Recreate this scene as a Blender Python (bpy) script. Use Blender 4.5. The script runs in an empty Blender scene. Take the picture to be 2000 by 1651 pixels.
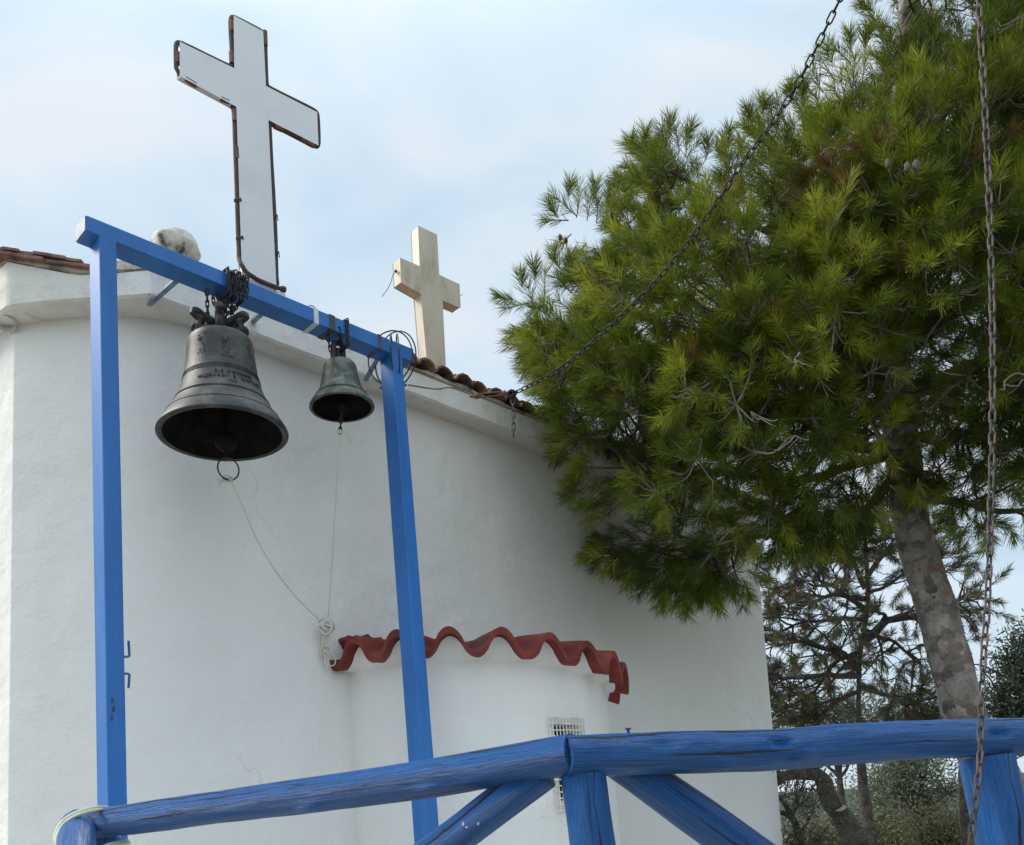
import bpy, math, random
import numpy as np
from mathutils import Vector, Matrix, noise
random.seed(7); rng = np.random.default_rng(7)
R = math.radians
SC = bpy.context.scene
COL = SC.collection
# ------------------------------------------------------------------ camera
# the photo is the upper crop of an upright frame: its optical centre lies low in the picture
F, CX, CY = 1778.0, 1000.0, 1333.0
upc = Vector((150 - CX, 8963 + CY, -F)).normalized()          # world up seen in camera axes
fwc = Vector((0, 0, -1)); fwc = (fwc - upc * fwc.dot(upc)).normalized()
rtc = fwc.cross(upc)
M3 = Matrix((rtc, fwc, upc))                                   # camera vector -> world vector
EYE = Vector((0, 0, 1.6))
cam = bpy.data.cameras.new('camera'); camo = bpy.data.objects.new('camera', cam); COL.objects.link(camo)
camo.matrix_world = Matrix.Translation(EYE) @ M3.to_4x4()
cam.sensor_width = 36; cam.lens = F / 2000 * 36; cam.shift_y = (CY - 825.5) / 2000
cam.clip_start = .05; cam.clip_end = 3000
SC.camera = camo
# ------------------------------------------------------------------ world, sun, exposure
SUN_AZ, SUN_EL = R(-84), R(44)      # sun to the left of the view (x = sin az, y = cos az)
w = bpy.data.worlds.new('World'); SC.world = w; w.use_nodes = True
nt = w.node_tree; nt.nodes.clear()
N = nt.nodes.new; L = nt.links.new
out = N('ShaderNodeOutputWorld')
sky = N('ShaderNodeTexSky'); sky.sky_type = 'NISHITA'; sky.sun_disc = False
sky.sun_elevation = SUN_EL; sky.sun_rotation = SUN_AZ; sky.air_density = 1.2; sky.dust_density = 2
b1 = N('ShaderNodeBackground'); b1.inputs[1].default_value = .12; L(sky.outputs[0], b1.inputs[0])
tc = N('ShaderNodeTexCoord'); mp = N('ShaderNodeMapping'); mp.inputs['Scale'].default_value = (1.2, 1.2, 2.6)
mp.inputs['Location'].default_value = (.3, .2, .7)
L(tc.outputs['Generated'], mp.inputs[0])
n1 = N('ShaderNodeTexNoise'); n1.inputs['Scale'].default_value = 3.6; n1.inputs['Detail'].default_value = 7
n1.inputs['Roughness'].default_value = .45; n1.inputs['Distortion'].default_value = .5
L(mp.outputs[0], n1.inputs['Vector'])
cr = N('ShaderNodeValToRGB'); L(n1.outputs[0], cr.inputs[0])
e = cr.color_ramp.elements
e[0].position = .34; e[0].color = (.53, .67, .785, 1); e[1].position = .66; e[1].color = (.74, .795, .835, 1)
m = e.new(.5); m.color = (.62, .745, .84, 1)
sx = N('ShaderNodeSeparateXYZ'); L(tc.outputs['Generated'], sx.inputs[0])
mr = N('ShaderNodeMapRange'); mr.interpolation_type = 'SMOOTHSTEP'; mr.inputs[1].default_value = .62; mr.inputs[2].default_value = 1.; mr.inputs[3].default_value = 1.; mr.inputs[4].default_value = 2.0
ng = N('ShaderNodeMapRange'); ng.interpolation_type = 'SMOOTHSTEP'; ng.inputs[1].default_value = .05; ng.inputs[2].default_value = -.85; ng.inputs[3].default_value = 0.; ng.inputs[4].default_value = .5  # extra sky brightness added behind the camera, out of view, to lift the wall
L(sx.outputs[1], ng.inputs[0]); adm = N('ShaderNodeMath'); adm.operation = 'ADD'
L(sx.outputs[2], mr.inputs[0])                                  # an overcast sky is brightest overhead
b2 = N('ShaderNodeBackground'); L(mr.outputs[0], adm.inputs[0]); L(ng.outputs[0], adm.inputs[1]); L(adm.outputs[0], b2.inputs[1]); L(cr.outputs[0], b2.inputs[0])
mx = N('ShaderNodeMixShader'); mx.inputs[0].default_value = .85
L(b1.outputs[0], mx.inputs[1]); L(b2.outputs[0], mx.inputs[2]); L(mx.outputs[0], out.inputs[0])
sl = bpy.data.lights.new('sun', 'SUN'); sl.energy = 3.2; sl.angle = R(26); sl.color = (1, .95, .86)
so = bpy.data.objects.new('sun', sl); COL.objects.link(so)
sd = Vector((math.sin(SUN_AZ) * math.cos(SUN_EL), math.cos(SUN_AZ) * math.cos(SUN_EL), math.sin(SUN_EL)))
so.rotation_euler = sd.to_track_quat('Z', 'Y').to_euler(); so.location = (-8, 0, 12)
SC.view_settings.view_transform = 'Standard'; SC.view_settings.look = 'None'
SC.view_settings.exposure = 0.24; SC.view_settings.gamma = 1
SC.render.engine = 'CYCLES'
SC.cycles.max_bounces = 8; SC.cycles.transparent_max_bounces = 8

# ------------------------------------------------------------------ geometry helpers
def ray(px, py): return M3 @ Vector((px - CX, CY - py, -F))
def W(px, py, z): return EYE + ray(px, py) * (z / F)           # z = distance along the optical axis
def hit(px, py, p0, nrm):
    r = ray(px, py); return EYE + r * ((p0 - EYE).dot(nrm) / r.dot(nrm))
M3T = M3.transposed()
def proj(P):
    c = M3T @ (Vector(P) - EYE); return (CX + F * c.x / -c.z, CY - F * c.y / -c.z, -c.z)
def hdir(px):                                                   # horizontal direction whose vanishing point has this x
    r = ray(px, 1640 - .0826 * (px - 1000)); r.z = 0; return r.normalized()
UP = Vector((0, 0, 1))

class MB:
    def __init__(s): s.v = []; s.f = []; s.uv = []
    def add(s, vs, fs, uvs=None):
        k = len(s.v); s.v += [tuple(v) for v in vs]; s.f += [tuple(i + k for i in f) for f in fs]
        s.uv += (uvs if uvs else [(0, 0)] * len(vs))
    def box(s, c, ax, ay, az):                                  # centre and three half-axis vectors
        c = Vector(c); vs = [c + ax * i + ay * j + az * k for i in (-1, 1) for j in (-1, 1) for k in (-1, 1)]
        s.add(vs, [(0, 1, 3, 2), (4, 6, 7, 5), (0, 4, 5, 1), (2, 3, 7, 6), (0, 2, 6, 4), (1, 5, 7, 3)])
    def tube(s, pts, rad, seg=8, cap=True, closed=False, shape=None):
        pts = [Vector(p) for p in pts]; n = len(pts)
        if not hasattr(rad, '__len__'): rad = [rad] * n
        vs = []; uvs = []; d = 0; nrm = None
        for i, p in enumerate(pts):
            if closed: t = pts[(i + 1) % n] - pts[i - 1]
            else: t = pts[min(i + 1, n - 1)] - pts[max(i - 1, 0)]
            if t.length < 1e-9: t = UP.copy()
            t.normalize()
            if nrm is None: nrm = t.orthogonal().normalized()
            nrm = (nrm - t * nrm.dot(t)); nrm = nrm.normalized() if nrm.length > 1e-6 else t.orthogonal().normalized()
            b = t.cross(nrm)
            if i: d += (p - pts[i - 1]).length
            for k in range(seg):
                a = 2 * math.pi * k / seg; rr = rad[i] * (shape(i, k, p) if shape else 1)
                vs.append(p + nrm * (math.cos(a) * rr) + b * (math.sin(a) * rr)); uvs.append((d, k / seg))
        fs = []
        for i in range(n if closed else n - 1):
            j = (i + 1) % n
            for k in range(seg):
                l = (k + 1) % seg; fs.append((i * seg + k, i * seg + l, j * seg + l, j * seg + k))
        if cap and not closed:
            fs.append(tuple(range(seg - 1, -1, -1))); fs.append(tuple((n - 1) * seg + k for k in range(seg)))
        s.add(vs, fs, uvs)
    def lathe(s, prof, org, ax=UP, seg=64, warp=None):          # prof: (radius, height)
        ax = Vector(ax).normalized(); a1 = ax.orthogonal().normalized(); a2 = ax.cross(a1); org = Vector(org)
        vs = []; uvs = []
        for i, (r, h) in enumerate(prof):
            for k in range(seg):
                a = 2 * math.pi * k / seg; vs.append(org + ax * h + (a1 * math.cos(a) + a2 * math.sin(a)) * r); uvs.append((k / seg, i / len(prof)))
        s.add(vs, [(i * seg + k, i * seg + (k + 1) % seg, (i + 1) * seg + (k + 1) % seg, (i + 1) * seg + k) for i in range(len(prof) - 1) for k in range(seg)], uvs)
    def prism(s, poly, off):                                    # planar outline extruded by a vector
        n = len(poly); off = Vector(off); a = [Vector(p) for p in poly]
        s.add(a + [p + off for p in a], [tuple(range(n)), tuple(range(2 * n - 1, n - 1, -1))] + [(i, (i + 1) % n + 0, (i + 1) % n + n, i + n) for i in range(n)])
    def ball(s, c, r, seg=12, ring=8, sq=(1, 1, 1), wob=0, ws=4):
        c = Vector(c); vs = []; fs = []
        for i in range(ring + 1):
            for k in range(seg):
                t = math.pi * i / ring; a = 2 * math.pi * k / seg
                q = Vector((math.sin(t) * math.cos(a) * sq[0], math.sin(t) * math.sin(a) * sq[1], math.cos(t) * sq[2]))
                if wob: q *= 1 + wob * noise.noise(q * ws + c)
                vs.append(c + q * r)
        for i in range(ring):
            for k in range(seg):
                fs.append((i * seg + k, (i + 1) * seg + k, (i + 1) * seg + (k + 1) % seg, i * seg + (k + 1) % seg))
        s.add(vs, fs)

def obj(name, mb, mat, parent=None, smooth=True, bevel=0, loc=None):
    """one mesh object; vertices are given in world space and stored relative to their thing's base"""
    o0 = root_loc(parent) if parent else (Vector(loc) if loc is not None else (Vector(np.mean(np.array(mb.v), axis=0)) if len(mb.v) else Vector()))
    me = bpy.data.meshes.new(name); me.from_pydata([tuple(Vector(v) - o0) for v in mb.v], [], mb.f); me.update()
    ul = me.uv_layers.new(name='uv'); vi = np.empty(len(me.loops), dtype=np.int32); me.loops.foreach_get('vertex_index', vi)
    uv = np.array(mb.uv, dtype=np.float32)[vi]
    ls = np.empty(len(me.polygons), dtype=np.int32); me.polygons.foreach_get('loop_start', ls)
    if len(ls): 
        hi = np.maximum.reduceat(uv[:, 1], ls); lt = np.diff(np.append(ls, len(vi))); hi = np.repeat(hi, lt); uv[(hi - uv[:, 1] > .5) & (np.repeat(lt, lt) == 4), 1] += 1
    ul.data.foreach_set('uv', uv.ravel())
    me.materials.append(mat)
    if smooth: me.polygons.foreach_set('use_smooth', [True] * len(me.polygons)); me.set_sharp_from_angle(angle=R(38))
    o = bpy.data.objects.new(name, me); COL.objects.link(o)
    if parent: o.parent = parent
    else: o.location = o0
    if bevel:
        b = o.modifiers.new('bevel', 'BEVEL'); b.width = bevel; b.segments = 2; b.limit_method = 'ANGLE'
    return o
def root_loc(o):
    p = Vector(o.location)
    while o.parent: o = o.parent; p += Vector(o.location)
    return p
def npmesh(name, V, T, mat, parent=None, tint=None, loc=None, smooth=False):
    """large triangle soup straight from numpy"""
    o0 = root_loc(parent) if parent else Vector(loc)
    V = np.asarray(V, dtype=np.float32) - np.array(o0, dtype=np.float32)
    me = bpy.data.meshes.new(name); me.vertices.add(len(V)); me.vertices.foreach_set('co', V.ravel())
    me.loops.add(T.size); me.loops.foreach_set('vertex_index', T.ravel().astype(np.int32))
    me.polygons.add(len(T)); me.polygons.foreach_set('loop_start', np.arange(0, T.size, T.shape[1], dtype=np.int32))
    me.update(calc_edges=True)
    if tint is not None:
        a = me.attributes.new('tint', 'FLOAT', 'POINT'); a.data.foreach_set('value', tint.astype(np.float32))
    me.materials.append(mat)
    if smooth: me.polygons.foreach_set('use_smooth', [True] * len(T))
    o = bpy.data.objects.new(name, me); COL.objects.link(o)
    if parent: o.parent = parent
    else: o.location = o0
    return o
def thing(name, label, cat, loc, group=None):
    o = bpy.data.objects.new(name, None); COL.objects.link(o); o.location = Vector(loc); o.empty_display_size = .1
    return tag(o, label, cat, group)
def tag(o, label, cat, group=None):
    o['label'] = label; o['category'] = cat
    if group: o['group'] = group
    return o

# ------------------------------------------------------------------ materials
def mat(name):
    m = bpy.data.materials.new(name); m.use_nodes = True; t = m.node_tree
    return m, t, t.nodes['Principled BSDF']
def tex(t, kind, scale, detail=4, rough=.55, coord='Object', stretch=None, dist=0, **kw):
    c = t.nodes.new('ShaderNodeTexCoord'); o = c.outputs[coord]
    if stretch:
        mp = t.nodes.new('ShaderNodeMapping'); mp.inputs['Scale'].default_value = stretch; t.links.new(o, mp.inputs[0]); o = mp.outputs[0]
    n = t.nodes.new('ShaderNodeTex' + kind)
    n.inputs['Scale'].default_value = scale
    if kind == 'Noise': n.inputs['Detail'].default_value = detail; n.inputs['Roughness'].default_value = rough; n.inputs['Distortion'].default_value = dist
    for k, v in kw.items(): setattr(n, k, v)
    t.links.new(o, n.inputs['Vector']); return n
def ramp(t, src, stops):
    r = t.nodes.new('ShaderNodeValToRGB'); t.links.new(src, r.inputs[0]); e = r.color_ramp.elements
    while len(e) > 2: e.remove(e[-1])
    for i, (p, c) in enumerate(stops):
        c = (c, c, c, 1) if not hasattr(c, '__len__') else tuple(c) + (1,)
        if i < 2: e[i].position = p; e[i].color = c
        else: q = e.new(p); q.color = c
    return r.outputs[0]
def mix(t, fac, a, b, mode='MIX'):
    n = t.nodes.new('ShaderNodeMix'); n.data_type = 'RGBA'; n.blend_type = mode
    for s, i in ((fac, 0), (a, 6), (b, 7)):
        if hasattr(s, 'is_linked') or hasattr(s, 'links'): t.links.new(s, n.inputs[i])
        else: n.inputs[i].default_value = s if i == 0 else tuple(s) + (1,)
    return n.outputs[2]
def bump(t, p, h, strength=.3, dist=.01, prev=None):
    b = t.nodes.new('ShaderNodeBump'); b.inputs['Strength'].default_value = strength; b.inputs['Distance'].default_value = dist
    t.links.new(h, b.inputs['Height'])
    if prev: t.links.new(prev, b.inputs['Normal'])
    t.links.new(b.outputs[0], p.inputs['Normal']); return b.outputs[0]
def math_(t, op, a, b=0):
    n = t.nodes.new('ShaderNodeMath'); n.operation = op
    for i, s in enumerate((a, b)):
        if hasattr(s, 'links'): t.links.new(s, n.inputs[i])
        else: n.inputs[i].default_value = s
    return n.outputs[0]
def simple(name, stops, scale=8, rough=.6, bs=.3, bd=.004, metal=0, bscale=40, spec=.5, stretch=None, coord='Object'):
    m, t, p = mat(name)
    n = tex(t, 'Noise', scale, 6, .6, stretch=stretch, coord=coord); t.links.new(ramp(t, n.outputs[0], stops), p.inputs['Base Color'])
    n2 = tex(t, 'Noise', bscale, 5, .6, stretch=stretch, coord=coord); bump(t, p, n2.outputs[0], bs, bd)
    p.inputs['Roughness'].default_value = rough; p.inputs['Metallic'].default_value = metal; p.inputs['Specular IOR Level'].default_value = spec
    return m

def plaster(name, base=(.78, .765, .735), dirt=(.5, .48, .43), dirtpos=.62, cracks=True, bs=.5):
    m, t, p = mat(name)
    a = tex(t, 'Noise', .9, 6, .6, dist=.4); b = tex(t, 'Noise', 7, 6, .7)
    c0 = ramp(t, a.outputs[0], [(.3, tuple(x * .93 for x in base)), (.7, base)])
    msk = ramp(t, b.outputs[0], [(dirtpos, 0.), (dirtpos + .2, 1.)])
    c1 = mix(t, math_(t, 'MULTIPLY', msk, .35), c0, dirt)
    st = tex(t, 'Noise', 1.0, 5, .65, stretch=(5, 5, .35))              # faint rain streaks
    c1 = mix(t, math_(t, 'MULTIPLY', ramp(t, st.outputs[0], [(.5, 0.), (.8, 1.)]), .25), c1, tuple(x * .8 for x in base))
    if cracks:
        wv = tex(t, 'Noise', 5, 4, .6)
        add = t.nodes.new('ShaderNodeVectorMath'); add.operation = 'MULTIPLY_ADD'; add.inputs[1].default_value = (.22, .22, .22)
        cc = t.nodes.new('ShaderNodeTexCoord'); t.links.new(wv.outputs[1], add.inputs[0]); t.links.new(cc.outputs['Object'], add.inputs[2])
        vo = t.nodes.new('ShaderNodeTexVoronoi'); vo.feature = 'DISTANCE_TO_EDGE'; vo.inputs['Scale'].default_value = .75; t.links.new(add.outputs[0], vo.inputs['Vector'])
        ln = ramp(t, vo.outputs[0], [(0., 1.), (.0035, 0.)])
        gate = tex(t, 'Noise', .8, 2, .5, stretch=(1, 1.3, 1)); g = ramp(t, gate.outputs[0], [(.52, 0.), (.6, 1.)])
        lm = math_(t, 'MULTIPLY', ln, g)
        c1 = mix(t, math_(t, 'MULTIPLY', lm, .3), c1, (.28, .27, .25))
    t.links.new(c1, p.inputs['Base Color'])
    p.inputs['Roughness'].default_value = .85; p.inputs['Specular IOR Level'].default_value = .25
    h1 = tex(t, 'Noise', 45, 7, .7); h2 = tex(t, 'Noise', 3.5, 4, .5); h3 = tex(t, 'Noise', 13, 5, .6, stretch=(1, 1, .6), dist=.4)
    n1_ = bump(t, p, h2.outputs[0], .8, .035); n2_ = bump(t, p, h3.outputs[0], bs * .7, .01, n1_)
    bump(t, p, h1.outputs[0], min(1, bs * 1.3), .007, n2_)
    return m
M_WALL = plaster('white_plaster')
M_CORN = plaster('cornice_plaster', (.72, .7, .66), (.36, .32, .26), .5, False, .6)
M_MORTAR = simple('mortar', [(.35, (.16, .13, .1)), (.5, (.42, .38, .3)), (.7, (.5, .47, .4))], 9, .9, .8, .015)
M_TILE = simple('roof_tile', [(.3, (.07, .038, .03)), (.5, (.19, .095, .07)), (.72, (.27, .19, .15))], 9, .85, .4, .006)
M_RED = simple('red_painted_tile', [(.32, (.1, .013, .009)), (.55, (.19, .026, .018)), (.75, (.26, .055, .04))], 5, .6, .6, .012, bscale=14, spec=.35)
M_STONE = simple('marble_slab', [(.33, (.4, .33, .25)), (.45, (.57, .49, .38)), (.6, (.64, .56, .46)), (.72, (.7, .64, .54))], 6, .6, .25, .004, stretch=(1, 1, .3))
M_BALL = simple('lichen_plaster', [(.36, (.07, .06, .05)), (.44, (.4, .37, .31)), (.62, (.62, .6, .53))], 9, .9, .9, .02, bscale=18)
M_WHITE = simple('white_enamel', [(.3, (.6, .61, .62)), (.45, (.7, .71, .73)), (.7, (.75, .76, .78))], 2.2, .4, .05, .002, spec=.4)
M_WHITE2 = simple('white_grille', [(.4, (.6, .58, .5)), (.6, (.74, .74, .7))], 20, .5, .1, .001)
M_RUBBER = simple('dark_cable', [(.3, (.03, .022, .018)), (.7, (.09, .06, .045))], 30, .75, .4, .002, bscale=120)
M_RUST = simple('rusty_clip', [(.3, (.09, .04, .025)), (.7, (.2, .1, .07))], 30, .8, .4, .002)
M_CHAIN = simple('dark_chain_steel', [(.3, (.01, .01, .011)), (.6, (.028, .028, .03)), (.8, (.07, .045, .03))], 30, .6, .3, .001, metal=.1, spec=.35)
M_CHAINR = simple('rusty_chain_steel', [(.3, (.03, .025, .024)), (.5, (.085, .075, .072)), (.68, (.16, .09, .06))], 22, .65, .3, .001, metal=.25)
M_BRONZE, t, p = mat('aged_bronze')
n = tex(t, 'Noise', 6, 6, .65, dist=.6); n3 = tex(t, 'Noise', 2.2, 4, .6, stretch=(3, 3, .7))
c = ramp(t, n.outputs[0], [(.3, (.014, .013, .014)), (.5, (.036, .034, .033)), (.68, (.1, .094, .09))])
c = mix(t, ramp(t, n3.outputs[0], [(.55, 0.), (.75, .6)]), c, (.1, .14, .12))
t.links.new(c, p.inputs['Base Color']); p.inputs['Metallic'].default_value = .3; p.inputs['Roughness'].default_value = .5
bump(t, p, tex(t, 'Noise', 40, 6, .7).outputs[0], .3, .004)
M_BRONZE2, t, p = mat('green_bronze')
n = tex(t, 'Noise', 14, 6, .7, dist=.6)
c = ramp(t, n.outputs[0], [(.3, (.025, .028, .025)), (.5, (.07, .08, .068)), (.68, (.18, .2, .17))])
t.links.new(c, p.inputs['Base Color']); p.inputs['Metallic'].default_value = .4; p.inputs['Roughness'].default_value = .5
bump(t, p, tex(t, 'Noise', 50, 6, .7).outputs[0], .4, .005)
M_IRON = simple('black_iron', [(.3, (.015, .014, .016)), (.7, (.045, .04, .042))], 20, .6, .4, .003, metal=.3)
M_BELL_SHADE = simple('bell_inside', [(.35, (.004, .004, .004)), (.75, (.018, .017, .016))], 12, .9, .3, .003, spec=.15)  # bell insides and clappers near black: their shade is put into the colour
M_LETTER = simple('raised_letter', [(.3, (.03, .028, .027)), (.7, (.06, .056, .053))], 60, .6, .3, .001, metal=.4)
M_ROPE, t, p = mat('white_cord')
u = t.nodes.new('ShaderNodeUVMap'); wv = t.nodes.new('ShaderNodeTexWave'); wv.inputs['Scale'].default_value = 40; wv.inputs['Distortion'].default_value = 1
mp_ = t.nodes.new('ShaderNodeMapping'); mp_.inputs['Rotation'].default_value = (0, 0, .6); t.links.new(u.outputs[0], mp_.inputs[0]); t.links.new(mp_.outputs[0], wv.inputs['Vector'])
t.links.new(ramp(t, wv.outputs[0], [(0., (.42, .39, .32)), (.6, (.66, .63, .55))]), p.inputs['Base Color']); p.inputs['Roughness'].default_value = .9
M_WIRE = simple('grey_wire', [(.3, (.1, .1, .1)), (.7, (.22, .22, .22))], 20, .5, .1, .001, metal=.5)
M_BLACK = simple('black_wire', [(.3, (.012, .014, .018)), (.7, (.03, .035, .045))], 20, .5, .1, .001)
M_STRAP = simple('pale_strap', [(.3, (.42, .45, .36)), (.7, (.58, .6, .48))], 14, .55, .1, .001)
M_DARK = simple('dark_glass', [(.4, (.012, .014, .018)), (.6, (.03, .032, .035))], 8, .15, .02, .001)
M_TAPEW = simple('white_tape', [(.4, (.5, .52, .54)), (.6, (.6, .62, .64))], 8, .5, .1, .001)
M_TAPEB = simple('black_tape', [(.4, (.03, .035, .045)), (.6, (.06, .065, .08))], 8, .5, .1, .001)

def blue_metal():
    m, t, p = mat('blue_gloss_paint')
    a = tex(t, 'Noise', 3, 5, .6, stretch=(3, 3, .6)); b = tex(t, 'Noise', 26, 6, .7, stretch=(1, 1, .35))
    c = ramp(t, a.outputs[0], [(.3, (.007, .105, .36)), (.7, (.012, .145, .46))])
    c = mix(t, ramp(t, b.outputs[0], [(.55, 0.), (.9, .5)]), c, (.07, .2, .5))
    ch = tex(t, 'Noise', 9, 7, .75); c = mix(t, ramp(t, ch.outputs[0], [(.71, 0.), (.722, 1.)]), c, (.05, .06, .06))
    t.links.new(c, p.inputs['Base Color']); p.inputs['Roughness'].default_value = .42
    bump(t, p, tex(t, 'Noise', 30, 5, .7, stretch=(1, 1, .3)).outputs[0], .25, .003); return m
M_BLUE = blue_metal()
def blue_wood():
    m, t, p = mat('blue_painted_log')
    uv = t.nodes.new('ShaderNodeUVMap').outputs[0]
    def uvn(scale, su, sv, detail=5, rough=.6, dist=0):
        # wrap v on a circle so that the grain closes round the log
        sep = t.nodes.new('ShaderNodeSeparateXYZ'); t.links.new(uv, sep.inputs[0])
        a = math_(t, 'MULTIPLY', sep.outputs[1], 2 * math.pi)
        cs = math_(t, 'MULTIPLY', math_(t, 'COSINE', a), sv); sn = math_(t, 'MULTIPLY', math_(t, 'SINE', a), sv)
        cmb = t.nodes.new('ShaderNodeCombineXYZ'); t.links.new(math_(t, 'MULTIPLY', sep.outputs[0], su), cmb.inputs[0]); t.links.new(cs, cmb.inputs[1]); t.links.new(sn, cmb.inputs[2])
        oi = t.nodes.new('ShaderNodeObjectInfo'); ad = t.nodes.new('ShaderNodeVectorMath'); ad.operation = 'ADD'
        sc = math_(t, 'MULTIPLY', oi.outputs['Random'], 37.0); t.links.new(cmb.outputs[0], ad.inputs[0]); t.links.new(sc, ad.inputs[1])
        n = t.nodes.new('ShaderNodeTexNoise'); n.inputs['Scale'].default_value = scale; n.inputs['Detail'].default_value = detail; n.inputs['Roughness'].default_value = rough; n.inputs['Distortion'].default_value = dist
        t.links.new(ad.outputs[0], n.inputs['Vector']); return n.outputs[0]
    g1 = uvn(4, 1.0, 3.2, 6, .7, .5); g2 = uvn(10, 1.2, 5.5, 4, .6)
    cr_ = uvn(1.4, .55, 1.9, 3, .5, .6)
    crack = math_(t, 'ABSOLUTE', math_(t, 'SUBTRACT', cr_, .5))
    gate = ramp(t, uvn(1.7, .7, 1.6, 2, .5), [(.46, 0.), (.54, 1.)])
    line = math_(t, 'MULTIPLY', ramp(t, crack, [(.0025, 1.), (.0075, 0.)]), gate)
    sp2 = t.nodes.new('ShaderNodeSeparateXYZ'); t.links.new(uv, sp2.inputs[0])
    for vc, sd_, wd_ in ((.22, 3.1, .0055), (.41, 8.7, .0035), (.58, 1.9, .0045), (.83, 5.3, .006), (.93, 11.3, .003)):
        nq = t.nodes.new('ShaderNodeTexNoise'); nq.noise_dimensions = '1D'; nq.inputs['Scale'].default_value = 2.4; nq.inputs['Detail'].default_value = 4
        t.links.new(math_(t, 'ADD', sp2.outputs[0], sd_), nq.inputs['W'])
        gq = t.nodes.new('ShaderNodeTexNoise'); gq.noise_dimensions = '1D'; gq.inputs['Scale'].default_value = 1.3; gq.inputs['Detail'].default_value = 3
        t.links.new(math_(t, 'ADD', sp2.outputs[0], sd_ * 2 + 20), gq.inputs['W'])
        width_ = math_(t, 'MULTIPLY', math_(t, 'SUBTRACT', gq.outputs[0], .44), wd_ * 14)
        dq = math_(t, 'ABSOLUTE', math_(t, 'SUBTRACT', sp2.outputs[1], math_(t, 'ADD', vc - .07, math_(t, 'MULTIPLY', nq.outputs[0], .14))))
        line = math_(t, 'MAXIMUM', line, math_(t, 'LESS_THAN', dq, width_))
    c = ramp(t, g1, [(.3, (.005, .085, .33)), (.55, (.009, .145, .48)), (.75, (.035, .23, .62))])
    wear = ramp(t, uvn(3, 1.6, 3, 8, .8), [(.62, 0.), (.78, .5)]); c = mix(t, wear, c, (.12, .27, .56))
    c = mix(t, line, c, (.01, .016, .04))
    t.links.new(c, p.inputs['Base Color']); p.inputs['Roughness'].default_value = .38
    h = math_(t, 'SUBTRACT', math_(t, 'ADD', math_(t, 'MULTIPLY', g1, .8), math_(t, 'MULTIPLY', g2, .5)), math_(t, 'MULTIPLY', line, 1.2))
    bump(t, p, h, 1.0, .02); return m
M_LOG = blue_wood()
def bark(name, a, b, c_, scale=9, red=None):
    m, t, p = mat(name)
    wn_ = tex(t, 'Noise', 5, 5, .7); cc = t.nodes.new('ShaderNodeTexCoord'); ad = t.nodes.new('ShaderNodeVectorMath'); ad.operation = 'MULTIPLY_ADD'; ad.inputs[1].default_value = (.2, .2, .3)
    t.links.new(wn_.outputs[1], ad.inputs[0]); t.links.new(cc.outputs['Object'], ad.inputs[2])
    v = t.nodes.new('ShaderNodeTexVoronoi'); v.feature = 'DISTANCE_TO_EDGE'; v.inputs['Scale'].default_value = scale; t.links.new(ad.outputs[0], v.inputs['Vector'])
    gt = tex(t, 'Noise', 4, 4, .6)
    n = tex(t, 'Noise', 6, 7, .7, dist=.5)
    c = ramp(t, n.outputs[0], [(.3, a), (.5, b), (.7, c_)])
    vc_ = t.nodes.new('ShaderNodeTexVoronoi'); vc_.inputs['Scale'].default_value = scale * .9; t.links.new(ad.outputs[0], vc_.inputs['Vector'])
    pl_ = ramp(t, math_(t, 'ADD', math_(t, 'MULTIPLY', vc_.outputs['Color'], .6), math_(t, 'MULTIPLY', n.outputs[0], .4)), [(.25, a), (.5, b), (.72, c_)]); c = mix(t, .6, c, pl_)
    if red:
        rn = tex(t, 'Noise', 2.6, 5, .6, dist=.8); c = mix(t, ramp(t, rn.outputs[0], [(.52, 0.), (.64, .6)]), c, red)
    c = mix(t, math_(t, 'MULTIPLY', ramp(t, v.outputs[0], [(.0, .8), (.03, 0.)]), ramp(t, gt.outputs[0], [(.42, 0.), (.58, 1.)])), c, tuple(x * .3 for x in a))
    t.links.new(c, p.inputs['Base Color']); p.inputs['Roughness'].default_value = .9; p.inputs['Specular IOR Level'].default_value = .2
    n1_ = bump(t, p, v.outputs[0], .8, .03); bump(t, p, n.outputs[0], .9, .03, n1_); return m
M_BARK = bark('pine_bark', (.06, .05, .045), (.25, .22, .2), (.46, .43, .4), 14, (.3, .13, .08))
M_BARK2 = bark('dark_bark', (.035, .03, .026), (.08, .07, .06), (.15, .13, .115), 16)
M_TWIG = simple('grey_twig', [(.3, (.1, .085, .07)), (.7, (.26, .23, .2))], 12, .9, .3, .003)
M_BRANCH = simple('branch_bark', [(.3, (.035, .027, .02)), (.7, (.11, .085, .065))], 12, .9, .4, .006)
M_CUT = simple('sawn_wood', [(.3, (.42, .27, .17)), (.7, (.6, .42, .28))], 14, .8, .1, .002)
M_CONE = simple('pine_cone', [(.3, (.04, .045, .022)), (.7, (.12, .12, .07))], 60, .8, .8, .01, bscale=90)
M_CONED = simple('old_pine_cone', [(.3, (.04, .025, .018)), (.7, (.12, .08, .06))], 60, .8, .8, .01, bscale=90)
def leaf(name, stops, transl=.35, rough=.5):
    m, t, p = mat(name)
    at = t.nodes.new('ShaderNodeAttribute'); at.attribute_name = 'tint'
    c = ramp(t, at.outputs['Fac'], stops)
    t.links.new(c, p.inputs['Base Color']); p.inputs['Roughness'].default_value = rough; p.inputs['Specular IOR Level'].default_value = .3
    tr = t.nodes.new('ShaderNodeBsdfTranslucent'); t.links.new(c, tr.inputs[0])
    ms = t.nodes.new('ShaderNodeMixShader'); ms.inputs[0].default_value = transl
    o = t.nodes['Material Output']; t.links.new(p.outputs[0], ms.inputs[1]); t.links.new(tr.outputs[0], ms.inputs[2]); t.links.new(ms.outputs[0], o.inputs[0]); return m
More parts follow.
